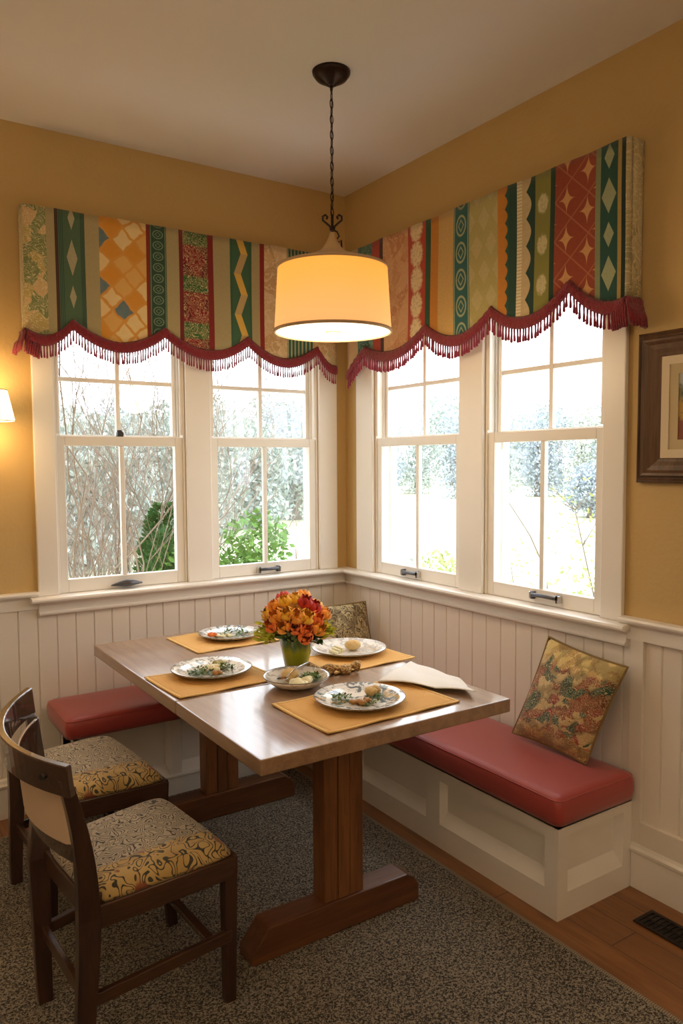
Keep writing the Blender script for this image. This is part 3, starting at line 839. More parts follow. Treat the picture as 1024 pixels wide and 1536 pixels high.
def matb(o_, o2, x, m, nm, z_in=.05):
    b = NB(); y0, y1, z0, z1 = fy0-o_, fy1+o_, fz0+o_, fz1-o_; Y0, Y1, Z0, Z1 = fy0-o2, fy1+o2, fz0+o2, fz1-o2
    bx(b, x, x+.003, y1, y0, z0, Z0); bx(b, x, x+.003, y1, y0, Z1, z1); bx(b, x, x+.003, Y0, y0, Z0, Z1); bx(b, x, x+.003, y1, Y1, Z0, Z1)
    obj(nm, b, m, t)
matb(.080, .115, -.012, mat('mat_cream', base=S(226, 208, 176), rough=.9), 'outer_mat')
matb(.112, .148, -.009, mat('mat_tan', base=S(200, 180, 140), rough=.9), 'inner_mat')
def pic_f():
    v, x, y, z = texco(); n = noise(v, 18, 4, .6, .5); n2 = noise(v, 50, 3)
    h = z+(n-.5)*.08
    c = mix(sstep(h, 1.80, 1.82), S(120, 118, 76), S(180, 186, 180)); c = mix(1-sstep(h, 1.76, 1.78), c, S(176, 140, 60))
    c = mix(1-sstep(h, 1.69, 1.71), c, S(134, 72, 42)); return mix(sstep(n2, .55, .65)*.6, c, S(60, 58, 44))
b = NB(); bx(b, -.006, -.003, fy1+.146, fy0-.146, fz0+.146, fz1-.146); obj('landscape_print', b, mat('landscape_print', pic_f, rough=.6), t)

# ---------------------------------------------------------------- rug and vent
b = NB(); bx(b, -4.2, -.522, -5.2, -.225, .001, .013); rg = obj('area_rug', b, M_rug, bevel=.004)
tag(rg, 'speckled grey-brown woven area rug under the table and chairs', 'rug')
b = NB(); bx(b, -.522, -.506, -5.2, -.225, .0012, .0128); bx(b, -4.2, -.506, -.225, -.213, .0012, .0128); obj('bound_edge', b, M_rugedge, rg, bevel=.005)
t = thing('floor_vent', 'dark metal floor register set in the wood floor by the right wall', 'vent', (-.15, -2.19, 0))
b = NB(); x0, x1, y0, y1 = -.205, -.098, -2.36, -2.035
bx(b, x0, x1, y0, y0+.014, .0005, .005); bx(b, x0, x1, y1-.014, y1, .0005, .005); bx(b, x0, x0+.014, y0+.014, y1-.014, .0005, .005); bx(b, x1-.014, x1, y0+.014, y1-.014, .0005, .005)
obj('frame', b, mat('vent_brown', base=S(40, 28, 24), rough=.45, metal=.4), t, bevel=.001)
b = NB(); bx(b, x0+.014, x1-.014, y0+.014, y1-.014, .0005, .0012); obj('grille_well', b, M_black, t)
b = NB()
for i in range(16): 
    y = y0+.026+i*.0182; bx(b, x0+.014, x1-.014, y-.004, y+.004, .0016, .0042)
bx(b, (x0+x1)/2-.003, (x0+x1)/2+.003, y0+.014, y1-.014, .0042, .005)
obj('louvers', b, mat('vent_black', base=S(26, 20, 18), rough=.4, metal=.5), t)

# ---------------------------------------------------------------- dining table
TT, TB = .773, .727
t = thing('dining_table', 'brown wooden trestle dining table set for a meal in the window corner', 'table', (-1.02, -1.02, .013))
def slab(b, x0, x1, y0, y1): bx(b, x0, x1, y0, y1, TB, TT)
b = NB(); slab(b, -1.49, -.555, -1.1915, -.235); obj('tabletop', b, M_tab, t, bevel=.004)
b = NB(); slab(b, -1.49, -.555, -1.80, -1.1935); obj('tabletop_leaf', b, M_tab, t, bevel=.004)
RG = .013
def footshape(x0, x1, h): return [(x0, 0), (x0-.0, .035), (x0+.035, .075), (x0+.06, h), (x1-.055, h), (x1-.02, h-.02), (x1, .06), (x1, .0)]
for yc, nm in ((-1.498, 'near'), (-.52, 'far')):
    xa, xb = (-1.395, -.735) if nm == 'near' else (-1.34, -.675)
    b = NB(); prism(b, [(x, RG+z) for x, z in footshape(xa, xb, .108)], 'y', yc-.045, yc+.045); obj('foot', b, M_tabx, t, bevel=.005)
    b = NB(); xc = -1.048 if nm == 'near' else -1.035
    bx(b, xc-.077, xc-.024, yc-.036, yc+.036, RG+.108, TB-.04); bx(b, xc-.022, xc+.022, yc-.038, yc+.036, RG+.108, TB-.04); bx(b, xc+.024, xc+.077, yc-.036, yc+.036, RG+.108, TB-.04)
    obj('post', b, M_tabz, t, bevel=.003)
    b = NB(); prism(b, [(xc-.36, TB), (xc-.36, TB-.02), (xc-.30, TB-.04), (xc+.30, TB-.04), (xc+.36, TB-.02), (xc+.36, TB)], 'y', yc-.035, yc+.035); obj('cross_beam', b, M_tabx, t, bevel=.003)
b = NB(); bx(b, -1.065, -1.035, -1.46, -.556, .50, .60); obj('stretcher_beam', b, M_tab, t, bevel=.004)

# ---------------------------------------------------------------- chairs
def blend_leg(b, p0, p1, s0, s1, n=6, bend=None):
    prev = None
    for i in range(n+1):
        q = i/n; p = Vector(p0).lerp(Vector(p1), q)
        if bend: p += Vector(bend)*math.sin(PI*q)
        s = s0[0]+(s1[0]-s0[0])*q; u = s0[1]+(s1[1]-s0[1])*q
        r = [b.verts.new((p.x+a*s/2, p.y+c*u/2, p.z)) for a, c in ((-1, -1), (1, -1), (1, 1), (-1, 1))]
        if prev:
            for k in range(4): b.faces.new((prev[k], prev[(k+1) % 4], r[(k+1) % 4], r[k]))
        else: b.faces.new(r[::-1])
        prev = r
    b.faces.new(prev)
def beam(b, p, q, w, h):
    p, q = Vector(p), Vector(q); d = (q-p).normalized(); s = d.cross(Vector((0, 0, 1))).normalized()*w/2; u = Vector((0, 0, h/2))
    hexa(b, [p-s-u, q-s-u, q+s-u, p+s-u], [p-s+u, q-s+u, q+s+u, p+s+u])
def chair(label, FN, FF, BN, BFr, zr, back=None, feet=None, curve=True):
    """seat corners: front near, front far, back near, back far; zr: top of seat rails"""
    FN, FF, BN, BFr = [Vector((*p, 0)) for p in (FN, FF, BN, BFr)]
    c0 = (FN+FF+BN+BFr)/4
    t = thing('dining_chair', label, 'chair', (c0.x, c0.y, RG), 'dining chairs')
    ins = lambda p, k: p+(c0-p).normalized()*k
    # upholstered seat
    b = NB(); uvl = b.loops.layers.uv.new('UVMap'); N = 18; top = []
    q = [ins(p, .008) for p in (BN, FN, FF, BFr)]
    def S2(u, v): return q[0].lerp(q[1], u).lerp(q[3].lerp(q[2], u), v)
    for j in range(N+1):
        row = []
        for i in range(N+1):
            u, v = i/N, j/N
            # round the plan corners a little
            uu = .5+(u-.5)*(1-.05*abs(2*v-1)**6); vv = .5+(v-.5)*(1-.05*abs(2*u-1)**6)
            p = S2(uu, vv); f = (max(0, 1-abs(2*u-1)**5)*max(0, 1-abs(2*v-1)**5))**.45
            row.append((b.verts.new((p.x, p.y, zr+.012+.036*f)), u, v))
        top.append(row)
    for j in range(N):
        for i in range(N):
            idx = [(i, j), (i+1, j), (i+1, j+1), (i, j+1)]
            fc = b.faces.new([top[y][x][0] for x, y in idx]); fc.smooth = True
            for l, (x, y) in zip(fc.loops, idx): l[uvl].uv = (x/N, y/N)
    ring = [top[0][i] for i in range(N)]+[top[j][N] for j in range(N)]+[top[N][N-i] for i in range(N)]+[top[N-j][0] for j in range(N)]
    low = [b.verts.new((v[0].co.x, v[0].co.y, zr)) for v in ring]
    for k in range(len(ring)):
        k2 = (k+1) % len(ring); fc = b.faces.new((low[k], low[k2], ring[k2][0], ring[k][0])); fc.smooth = True
        dn = (.03, .03)
        for l, (u, v) in zip(fc.loops, ((ring[k][1]-.02, ring[k][2]-.03), (ring[k2][1]-.02, ring[k2][2]-.03), ring[k2][1:], ring[k][1:])): l[uvl].uv = (u, v)
    b.faces.new(low[::-1])
    obj('seat', b, M_scroll, t)
    # seat rails
    b = NB(); hh = .062; zc = zr-hh/2; 
    for a, c in ((FN, FF), (BN, FN), (BFr, FF), (BN, BFr)):
        a2, c2 = ins(a, .014), ins(c, .014)
        beam(b, (a2.x, a2.y, zc), (c2.x, c2.y, zc), .024, hh)
    obj('seat_frame', b, M_chx, t, bevel=.003)
    lf = []
    F1 = feet['FN']; F2 = feet['FF']
    for tp, ft in ((ins(FN, .03), F1), (ins(FF, .03), F2)):
        b = NB(); blend_leg(b, (ft[0], ft[1], RG), (tp.x, tp.y, zr-.004), (.032, .032), (.042, .042)); obj('leg', b, M_chz, t, bevel=.003)
    # back posts: leg and upright in one piece
    tops = feet.get('tops')
    for i, (bp, ft) in enumerate(((BN, feet['BN']), (BFr, feet['BF']))):
        b = NB(); m = Vector((bp.x-.026, bp.y, zr-.02)); f0 = Vector((ft[0], ft[1], RG)); path = []
        for k in range(7):
            q = k/6; path.append((f0.lerp(m, q)+Vector((.012*math.sin(PI*q*.5)**2, 0, 0)), .040+.018*q, .036+.004*q))
        if tops:
            e = Vector(tops[i])
            for k in range(1, 9):
                q = k/8; path.append(((m+Vector((.012, 0, 0))).lerp(e, q)+Vector((.014*math.sin(PI*q), 0, 0)), .058-.028*q, .040))
        else: path.append((path[-1][0]+Vector((0, 0, .018)), .05, .04))
        prev = None
        for p, sx2, sy2 in path:
            r = [b.verts.new((p.x+a*sx2/2, p.y+c*sy2/2, p.z)) for a, c in ((-1, -1), (1, -1), (1, 1), (-1, 1))]
            if prev:
                for k in range(4): b.faces.new((prev[k], prev[(k+1) % 4], r[(k+1) % 4], r[k]))
            else: b.faces.new(r[::-1])
            prev = r
        b.faces.new(prev)
        obj('leg', b, M_chz, t, bevel=.003)
    # stretchers
    def along(ft, tp, z): q_ = (z-RG)/(zr-RG); return Vector((ft[0]+(tp.x-ft[0])*q_, ft[1]+(tp.y-ft[1])*q_, z))
    a = {k: along(feet[k], p, .205) for k, p in (('FN', FN), ('FF', FF), ('BN', BN), ('BF', BFr))}
    for p, q_, dz in ((a['FN'], a['BN'], 0), (a['FF'], a['BF'], 0), (a['BN'], a['BF'], .0)):
        b = NB(); beam(b, p+(q_-p)*.02+Vector((0, 0, dz)), q_+(p-q_)*.02+Vector((0, 0, dz)), .018, .034); obj('stretcher', b, M_chx, t, bevel=.003)
    b = NB(); p = a['FN'].lerp(a['BN'], .16); q_ = a['FF'].lerp(a['BF'], .16); beam(b, p, q_, .026, .018); obj('stretcher', b, M_chy, t, bevel=.003)
    if tops:
        def arc(z_off, e0, e1, bow, n=24):
            P = []
            for i in range(n+1):
                s = i/n; p = Vector(e0).lerp(Vector(e1), s); k = 1-(2*s-1)**2
                P.append(Vector((p.x-bow*k, p.y, p.z+z_off)))
            return P
        def curved(nm, e0, e1, bow, h, thk, m, ease=0):
            b = NB(); P = arc(0, e0, e1, bow); prev = None
            for i, p in enumerate(P):
                d = (P[min(i+1, len(P)-1)]-P[max(i-1, 0)]); d.z = 0; d.normalize(); nrm = Vector((-d.y, d.x, 0))
                if nrm.x > 0: nrm = -nrm
                lean = Vector((.10*h, 0, 0))
                r = [b.verts.new(p+nrm*thk/2), b.verts.new(p-nrm*thk/2), b.verts.new(p-nrm*thk/2+Vector((0, 0, -h))+lean), b.verts.new(p+nrm*thk/2+Vector((0, 0, -h))+lean)]
                if prev:
                    for k in range(4): b.faces.new((prev[k], prev[(k+1) % 4], r[(k+1) % 4], r[k]))
                else: b.faces.new(r[::-1])
                prev = r
            b.faces.new(prev); return obj(nm, b, m, t, bevel=.003)
        e0, e1 = back['near'], back['far']
        curved('top_rail', e0, e1, back['bow'], .080, .020, M_chy)
        pn = curved('back_panel', (e0[0]+.012, e0[1]+.045, e0[2]-.082), (e1[0]+.012, e1[1]-.045, e1[2]-.082), back['bow']*.75, .150, .008, M_panel)
        pn.data.materials.append(M_chy)
        for pl in pn.data.polygons:
            if pl.normal.x > .3: pl.material_index = 1
        curved('lower_back_rail', (e0[0]+.030, e0[1]+.045, e0[2]-.225), (e1[0]+.030, e1[1]-.045, e1[2]-.225), back['bow']*.62, .050, .020, M_chy)
        b = NB()
        s_ = .10; p = Vector(e0).lerp(Vector(e1), s_)+Vector((-back['bow']*(1-(2*s_-1)**2)-.008, 0, -.040))
        for k in range(1): 
            tube(b, [(p.x-.006, p.y-.003, p.z), (p.x+.010, p.y+.005, p.z)], .0075, 12)
        obj('wood_plug', b, M_black, t)
    return t
chair('dark wooden dining chair with curved back rail, nearest the camera', (-1.474, -1.622), (-1.522, -1.150), (-1.896, -1.655), (-1.935, -1.262), .430,
      back={'near': (-1.962, -1.715, .838), 'far': (-1.930, -1.120, .878), 'bow': .115},
      feet={'FN': (-1.512, -1.627), 'FF': (-1.515, -1.185), 'BN': (-1.945, -1.700), 'BF': (-1.955, -1.330), 'tops': [(-1.968, -1.685, .80), (-1.935, -1.155, .80)]})
chair('scroll-patterned wooden dining chair half hidden behind the nearer chair, facing the table', (-1.452, -1.015), (-1.500, -.470), (-1.850, -1.000), (-1.860, -.530), .430,
      feet={'FN': (-1.49, -1.0), 'FF': (-1.53, -.50), 'BN': (-1.86, -.985), 'BF': (-1.900, -.615)})

# ---------------------------------------------------------------- table setting
def mat_weave():
    v, x, y, z = texco()
    w = sin(x*700.)*.5+.5; u = sin(y*700.)*.5+.5
    n = noise(v, 12, 3)
    c = mix(n, S(236, 184, 104), S(222, 162, 82))
    return mix(w*u*.7, c, S(242, 206, 142)), w*u
M_mat = mat('ochre_woven_placemat', mat_weave, rough=.9, bstr=.5, bdist=.003)
M_hem = mat('placemat_hem', lambda: (lambda t_: mix(noise(t_[0], 200, 2), S(248, 212, 140), S(222, 170, 92)))(texco()), rough=.9)
def placemat(label, c, w, d, rot, fold=0):
    t = thing('placemat', label, 'placemat', (c[0], c[1], TT), 'woven placemats')
    R = Matrix.Rotation(rot, 2)
    def grid(b, x0, x1, y0, y1, z0, nx=16, ny=12, th=.0035):
        vs = {}
        for k in (0, 1):
            for j in range(ny+1):
                for i in range(nx+1):
                    x = x0+(x1-x0)*i/nx; y = y0+(y1-y0)*j/ny
                    wv = .0016*(1+math.sin(x*31+c[0]*9))*(abs(2*y/d)**3)
                    p = R @ Vector((x, y))
                    vs[k, i, j] = b.verts.new((c[0]+p.x, c[1]+p.y, z0+th*k+wv))
        for j in range(ny):
            for i in range(nx):
                b.faces.new([vs[1, i, j], vs[1, i+1, j], vs[1, i+1, j+1], vs[1, i, j+1]]).smooth = True
                b.faces.new([vs[0, i, j+1], vs[0, i+1, j+1], vs[0, i+1, j], vs[0, i, j]])
        for i in range(nx):
            b.faces.new([vs[0, i, 0], vs[0, i+1, 0], vs[1, i+1, 0], vs[1, i, 0]]); b.faces.new([vs[0, i+1, ny], vs[0, i, ny], vs[1, i, ny], vs[1, i+1, ny]])
        for j in range(ny):
            b.faces.new([vs[0, 0, j+1], vs[0, 0, j], vs[1, 0, j], vs[1, 0, j+1]]); b.faces.new([vs[0, nx, j], vs[0, nx, j+1], vs[1, nx, j+1], vs[1, nx, j]])
    b = NB(); grid(b, -w/2, w/2, -d/2, d/2, TT+.0006); obj('woven_panel', b, M_mat, t)
    b = NB(); h = .011
    grid(b, -w/2, w/2, -d/2-.001, -d/2+h, TT+.0012, 16, 1); grid(b, -w/2, w/2, d/2-h, d/2+.001, TT+.0012, 16, 1)
    grid(b, -w/2-.001, -w/2+h, -d/2, d/2, TT+.0012, 1, 12); grid(b, w/2-h, w/2+.001, -d/2, d/2, TT+.0012, 1, 12)
    obj('hem', b, M_hem, t)
    return t
placemat('ochre woven placemat at the far left of the table, towards the left wall', (-.980, -.470), .405, .340, 0.03)
placemat('ochre woven placemat at the left edge of the table by the farther chair', (-1.278, -1.020), .400, .310, .05)
placemat('ochre woven placemat on the right side of the table beside the green vase', (-.690, -1.090), .400, .265, .05)
placemat('ochre woven placemat at the near end of the table, white cloth on its corner', (-.985, -1.575), .520, .330, .02)

def plate_f(c1, c2, c3, dens=.5, sc=34):
    def f():
        v, x, y, z = texco(); r = sqrt(x*x+y*y)
        n = noise(v, sc*.9, 3, .6, 1.0); n2 = noise(v, sc*.5, 2, .5, .8)
        a = sstep(n, .50, .56); 
        c = mix(sstep(n2, .42, .5), c1, c2); c = mix(sstep(n2, .58, .64), c, c3)
        c = mix(a*dens, S(252, 251, 247), c)
        return c
    return f
def plate(nm, label, c, r, m, rimc, bowl=False, z0=.0052):
    z = TT+z0
    t = thing(nm, label, 'bowl' if bowl else 'plate', (c[0], c[1], z), None if bowl else 'patterned dinner plates')
    if bowl: prof = [(0, .002), (r*.45, .002), (r*.48, 0), (r*.52, .003), (r*.75, .012), (r*.95, .030), (r, .038), (r*.97, .040), (r*.9, .032), (r*.7, .016), (r*.5, .008), (0, .007)]
    else: prof = [(0, .002), (r*.56, .002), (r*.60, 0), (r*.63, .003), (r*.78, .010), (r*.98, .019), (r, .021), (r*.985, .024), (r*.80, .0155), (r*.66, .0085), (r*.60, .0065), (0, .0065)]
    b = NB(); lathe(b, prof, (0, 0, 0), 64)
    o = obj('dish', b, m); o.parent = t
    b = NB(); pz = .0395 if bowl else .0225
    tube(b, [(r*.995*math.cos(2*PI*i/64), r*.995*math.sin(2*PI*i/64), pz) for i in range(64)], .0016, 6, closed=True); o = obj('rim_line', b, mat('rim_'+nm, base=rimc, rough=.3)); o.parent = t
    return t
BLU, GN2, BRN = S(84, 108, 128), S(76, 104, 74), S(176, 136, 64)
pmA = mat('plate_glaze_a', plate_f(BLU, GN2, BRN, .8, 40), rough=.12, coat=.5); pmB = mat('plate_glaze_b', plate_f(GN2, S(96, 110, 92), BRN, .7, 46), rough=.12, coat=.5)
pmC = mat('plate_glaze_c', plate_f(S(160, 150, 130), S(120, 120, 116), BRN, .45, 36), rough=.12, coat=.5); pmD = mat('plate_glaze_d', plate_f(BLU, S(60, 104, 120), S(190, 150, 60), .85, 30), rough=.12, coat=.5)
P1, P2, P3, P4, BW = (-1.255, -.955), (-.942, -.455), (-.655, -.990), (-1.000, -1.560), (-1.070, -1.270)
plate('dinner_plate', 'green and grey patterned dinner plate with herbs, at the left edge of the table', P1, .150, pmB, S(90, 80, 64))
plate('dinner_plate', 'patterned dinner plate with an orange garnish, farthest left towards the wall', P2, .140, pmA, S(120, 110, 96))
plate('dinner_plate', 'pale dinner plate holding a bread roll, right of the flower vase', P3, .155, pmC, S(110, 84, 60))
plate('dinner_plate', 'blue and green patterned dinner plate at the near end of the table', P4, .150, pmD, S(120, 100, 76))
plate('serving_bowl', 'shallow white bowl with mashed potato and greens in front of the vase', BW, .118, pmC, S(120, 110, 96), True, .0008)

def lumps(nm, label, cat, c, z, rx, ry, n, r, m, flat=.5, jit=.0015, one=True):
    b = NB()
    for i in range(n):
        a = random.uniform(0, 2*PI); q = math.sqrt(random.random()); rr = r*random.uniform(.7, 1.15)
        sphere(b, (c[0]+rx*q*math.cos(a), c[1]+ry*q*math.sin(a), z+rr*flat), rr, random.uniform(.8, 1.3), random.uniform(.8, 1.3), flat, jit=jit)
    return tag(obj(nm, b, m, smooth=True), label, cat)
def leaves(b, c, rx, ry, z, hz, n, s):
    for i in range(n):
        a = random.uniform(0, 2*PI); q = math.sqrt(random.random())
        p = Vector((c[0]+rx*q*math.cos(a), c[1]+ry*q*math.sin(a), z+random.uniform(0, hz)*(1-q*.6)))
        d = Vector((random.uniform(-1, 1), random.uniform(-1, 1), random.uniform(-.2, .7))).normalized()*s*random.uniform(.6, 1.2)
        w = d.cross(Vector((random.uniform(-.3, .3), random.uniform(-.3, .3), 1))).normalized()*s*.28
        vs = [b.verts.new(p+k) for k in (Vector(), d*.5+w, d, d*.5-w)]
        b.faces.new(vs)
M_green = mat('herb_green', lambda: (lambda t_: mix(noise(t_[0], 60, 2), S(58, 92, 40), S(112, 138, 64)))(texco()), rough=.5)
M_bread = mat('golden_crust', lambda: (lambda t_: mix(noise(t_[0], 60, 3), S(232, 206, 150), S(206, 160, 88)))(texco()), rough=.7, bstr=.3, bump=lambda: noise(texco()[0], 90, 3))
M_mash = mat('mashed_potato', base=S(240, 230, 186), rough=.55, bstr=.4, bump=lambda: noise(texco()[0], 70, 3))
M_brown = mat('roasted_brown', lambda: (lambda t_: mix(noise(t_[0], 50, 3), S(150, 92, 40), S(196, 146, 70)))(texco()), rough=.6, bstr=.3, bump=lambda: noise(texco()[0], 90, 3))
M_orange = mat('orange_garnish', base=S(232, 120, 40), rough=.5)
Zp = TT+.0052+.0065
def salad(c, z, rx, ry, n, s, label, hz=.02):
    b = NB(); leaves(b, c, rx, ry, z+.001, hz, n, s)
    return tag(obj('chopped_herbs', b, M_green, recalc=False), label, 'herbs', kind='stuff')
salad((P1[0]-.045, P1[1]-.01), Zp, .050, .045, 130, .018, 'scattered green herbs on the left-edge plate')
salad((P1[0]+.06, P1[1]+.005), Zp, .030, .040, 80, .018, 'small cluster of dark green herbs on the right of the left-edge plate')
lumps('potato_salad', 'creamy white food in the middle of the left-edge plate', 'food', (P1[0]+.01, P1[1]+.02), Zp, .045, .045, 16, .014, M_mash, .6)
lumps('roasted_morsel', 'small brown roasted bite at the front of the left-edge plate', 'food', (P1[0]+.0, P1[1]-.055), Zp, .016, .010, 4, .010, M_brown, .7)
lumps('olive_garnish', 'olive-yellow garnish at the back of the left-edge plate', 'food', (P1[0]+.045, P1[1]+.05), Zp, .026, .020, 8, .011, mat('olive_yellow', base=S(160, 148, 60), rough=.5), .8)
salad((P2[0]+.02, P2[1]), Zp, .070, .06, 120, .016, 'green herbs on the plate farthest left')
lumps('orange_garnish', 'orange blossom garnish at the left rim of the farthest plate', 'garnish', (P2[0]-.078, P2[1]+.010), Zp+.004, .014, .014, 7, .011, M_orange, .9)
lumps('creamed_vegetables', 'creamy white food on the plate farthest left', 'food', (P2[0]-.02, P2[1]), Zp, .045, .04, 12, .011, M_mash, .5)
b = NB(); sphere(b, (P3[0]+.015, P3[1]-.005, Zp+.022), .036, 1.05, .95, .62, jit=.0008); tag(obj('bread_roll', b, M_bread, smooth=True, sub=1), 'round pale bread roll on the plate right of the vase', 'bread')
b = NB()
for i in range(3): bx(b, P3[0]-.085+i*.018, P3[0]-.075+i*.018, P3[1]-.035+i*.008, P3[1]+.025+i*.008, Zp, Zp+.012+.004*i)
tag(obj('sliced_cheese', b, M_mash, bevel=.003), 'pale slices stacked at the left of the bread roll plate', 'food')
lumps('mashed_potato', 'mound of mashed potato in the shallow bowl', 'food', (BW[0]+.0, BW[1]-.035), TT+.012, .036, .026, 14, .018, M_mash, .7)
b = NB(); sphere(b, (BW[0]-.005, BW[1]+.038, TT+.034), .032, 1.15, .9, .75, jit=.0008); tag(obj('bread_roll', b, M_bread, smooth=True, sub=1), 'small round roll resting in the shallow bowl in front of the vase', 'bread')
b = NB(); leaves(b, (BW[0]+.050, BW[1]-.005), .038, .035, TT+.016, .026, 150, .018); tag(obj('leafy_greens', b, M_green, recalc=False), 'dark green leaves in the shallow bowl', 'greens', kind='stuff')
b = NB()                                                   # spoon in the bowl
lathe(b, [(0, 0), (.010, .0015), (.017, .005), (.0185, .0075), (.0165, .0075), (.009, .0035), (0, .002)], (BW[0]-.058, BW[1]+.0, TT+.030), 24, sx=1.35, sy=.9)
tube(b, [(BW[0]-.040, BW[1]+.004, TT+.036), (BW[0]-.02, BW[1]+.01, TT+.048), (BW[0]+.03, BW[1]+.03, TT+.060), (BW[0]+.08, BW[1]+.05, TT+.062)], [.003, .002, .0025, .004], 8)
tag(obj('serving_spoon', b, M_chrome), 'silver spoon resting in the shallow bowl with mashed potato', 'spoon')
lumps('crusty_topping', 'golden crusty food at the front of the near plate', 'food', (P4[0]-.025, P4[1]-.035), Zp, .038, .018, 12, .011, M_brown, .7)
lumps('baked_mound', 'golden domed bite at the right of the near plate', 'food', (P4[0]+.068, P4[1]+.020), Zp, .014, .014, 7, .016, M_bread, .9)
salad((P4[0]-.05, P4[1]+.03), Zp, .035, .04, 80, .016, 'green herbs at the left of the near plate')
salad((P4[0]+.055, P4[1]+.0), Zp, .03, .03, 50, .016, 'green herbs under the golden bite of the near plate')
salad((P4[0]+.0, P4[1]-.06), Zp, .03, .012, 30, .014, 'olive herbs at the front rim of the near plate')
# rolled golden napkin behind the bowl
b = NB(); pts = [(-.975+.19*i/12, -1.185-.075*i/12+.012*math.sin(i*.7), TT+.022+.006*math.sin(i*1.3)) for i in range(13)]
tube(b, pts, [.016+.007*math.sin(i*1.7)+.004*math.sin(i*3.1) for i in range(13)], 14)
tag(obj('rolled_napkin', b, mat('tweed_napkin', lambda: (lambda t_: mix(sstep(noise(t_[0], 130, 3), .4, .6), S(150, 108, 60), S(226, 192, 136)))(texco()), rough=.9, bstr=.8, bump=lambda: noise(texco()[0], 120, 3)), smooth=True), 'rolled tweedy gold napkin lying between the vase and the shallow bowl', 'napkin')
# white cloth napkin
b = NB(); N = 20; g = []
q = [Vector((-.820, -1.415, 0)), Vector((-.640, -1.725, 0)), Vector((-.562, -1.560, 0)), Vector((-.566, -1.285, 0))]
for j in range(N+1):
    row = []
    for i in range(N+1):
        u, v = i/N, j/N; p = q[0].lerp(q[1], u).lerp(q[3].lerp(q[2], u), v)
        z = TT+.0095+.010*abs(math.sin(u*5.2+v*2.3))*(1-v*.5)+.010*abs(math.sin(v*4.1+u*1.2))*(1-u*.8)*(.4+.6*(1-v))
        row.append(b.verts.new((p.x, p.y, z)))
    g.append(row)
for j in range(N):
    for i in range(N): b.faces.new((g[j][i], g[j][i+1], g[j+1][i+1], g[j+1][i])).smooth = True
o = obj('cloth_napkin', b, mat('white_cloth', base=S(244, 240, 232), rough=.75, sheen=.2)); so = o.modifiers.new('s', 'SOLIDIFY'); so.thickness = .002
tag(o, 'crumpled white cloth napkin on the right corner of the near placemat', 'napkin')

# ---------------------------------------------------------------- vase and flowers
VX, VY = -.957, -1.075
def vase_f():
    v, x, y, z = texco(); n = noise(vec(x*3, y*3, z), 14, 3)
    return mix(sstep(z+(n-.5)*.05, .072, .105), S(150, 160, 24), S(72, 104, 44))
t = thing('flower_vase', 'tapered green glazed vase in the middle of the table holding flowers', 'vase', (VX, VY, TT+.0008))
b = NB(); lathe(b, [(0, 0), (.040, 0), (.044, .004), (.058, .08), (.068, .140), (.070, .150), (.067, .152), (.064, .146), (.054, .08), (.040, .01), (0, .008)], (0, 0, 0), 48)
o = obj('body', b, mat('green_glaze', vase_f, rough=.12, coat=.8)); o.parent = t
def blossom(kind, m, base, dirv, s, label, grp):
    t = thing('flower', label, 'flower', base, grp)
    D = Vector(dirv).normalized(); rot = D.to_track_quat('Z', 'Y').to_matrix().to_4x4(); Mx = Matrix.Translation(base) @ rot
    b = NB()
    for ringi, (npet, op, ln) in enumerate(((4, .40, .95), (4, .24, 1.0), (2, .10, .85))):
        for k in range(npet):
            a0 = 2*PI*k/npet+ringi*.8
            rows = []
            for j in range(8):
                v = j/7; wd = math.sin(PI*min(1, v*.86+.10))**.55*.60*s; rad = (op*math.sin(PI*min(1, v*.78)))*s*1.15; h = v*ln*s
                row = []
                for i in range(7):
                    u = (i-3)/3; aa = a0+u*wd/(rad+.30*s)
                    rr = rad+.04*s*(1-u*u)+.05*s
                    row.append(b.verts.new(Mx @ Vector((rr*math.cos(aa), rr*math.sin(aa), h-.10*s*u*u*v))))
                rows.append(row)
            for j in range(7):
                for i in range(6): b.faces.new((rows[j][i], rows[j][i+1], rows[j+1][i+1], rows[j+1][i])).smooth = True
    obj('petals', b, m, t, recalc=False)
    b = NB(); bp = Vector(base); e = Vector((VX+(bp.x-VX)*.25, VY+(bp.y-VY)*.25, TT+.06))
    tube(b, [bp+D*.004, bp.lerp(e, .4)+Vector((0, 0, .005)), e], .0022, 6); obj('stem', b, M_green, t)
def petal(nm, a, c): return mat(nm, lambda: (lambda t_: mix(noise(t_[0], 40, 2), a, c))(texco()), rough=.55, sheen=.2)
PM = {'orange': petal('petal_orange', S(250, 146, 36), S(253, 178, 56)), 'yellow': petal('petal_yellow', S(254, 206, 60), S(252, 182, 40)),
      'red': petal('petal_red', S(186, 30, 28), S(214, 60, 40)), 'deep orange': petal('petal_deep', S(242, 104, 32), S(248, 134, 42))}
cr, cu = Vector((.8326, -.5539, 0)), Vector((0, 0, 1)); cf = Vector((-.554, -.8326, 0))    # bouquet laid out round its own axis
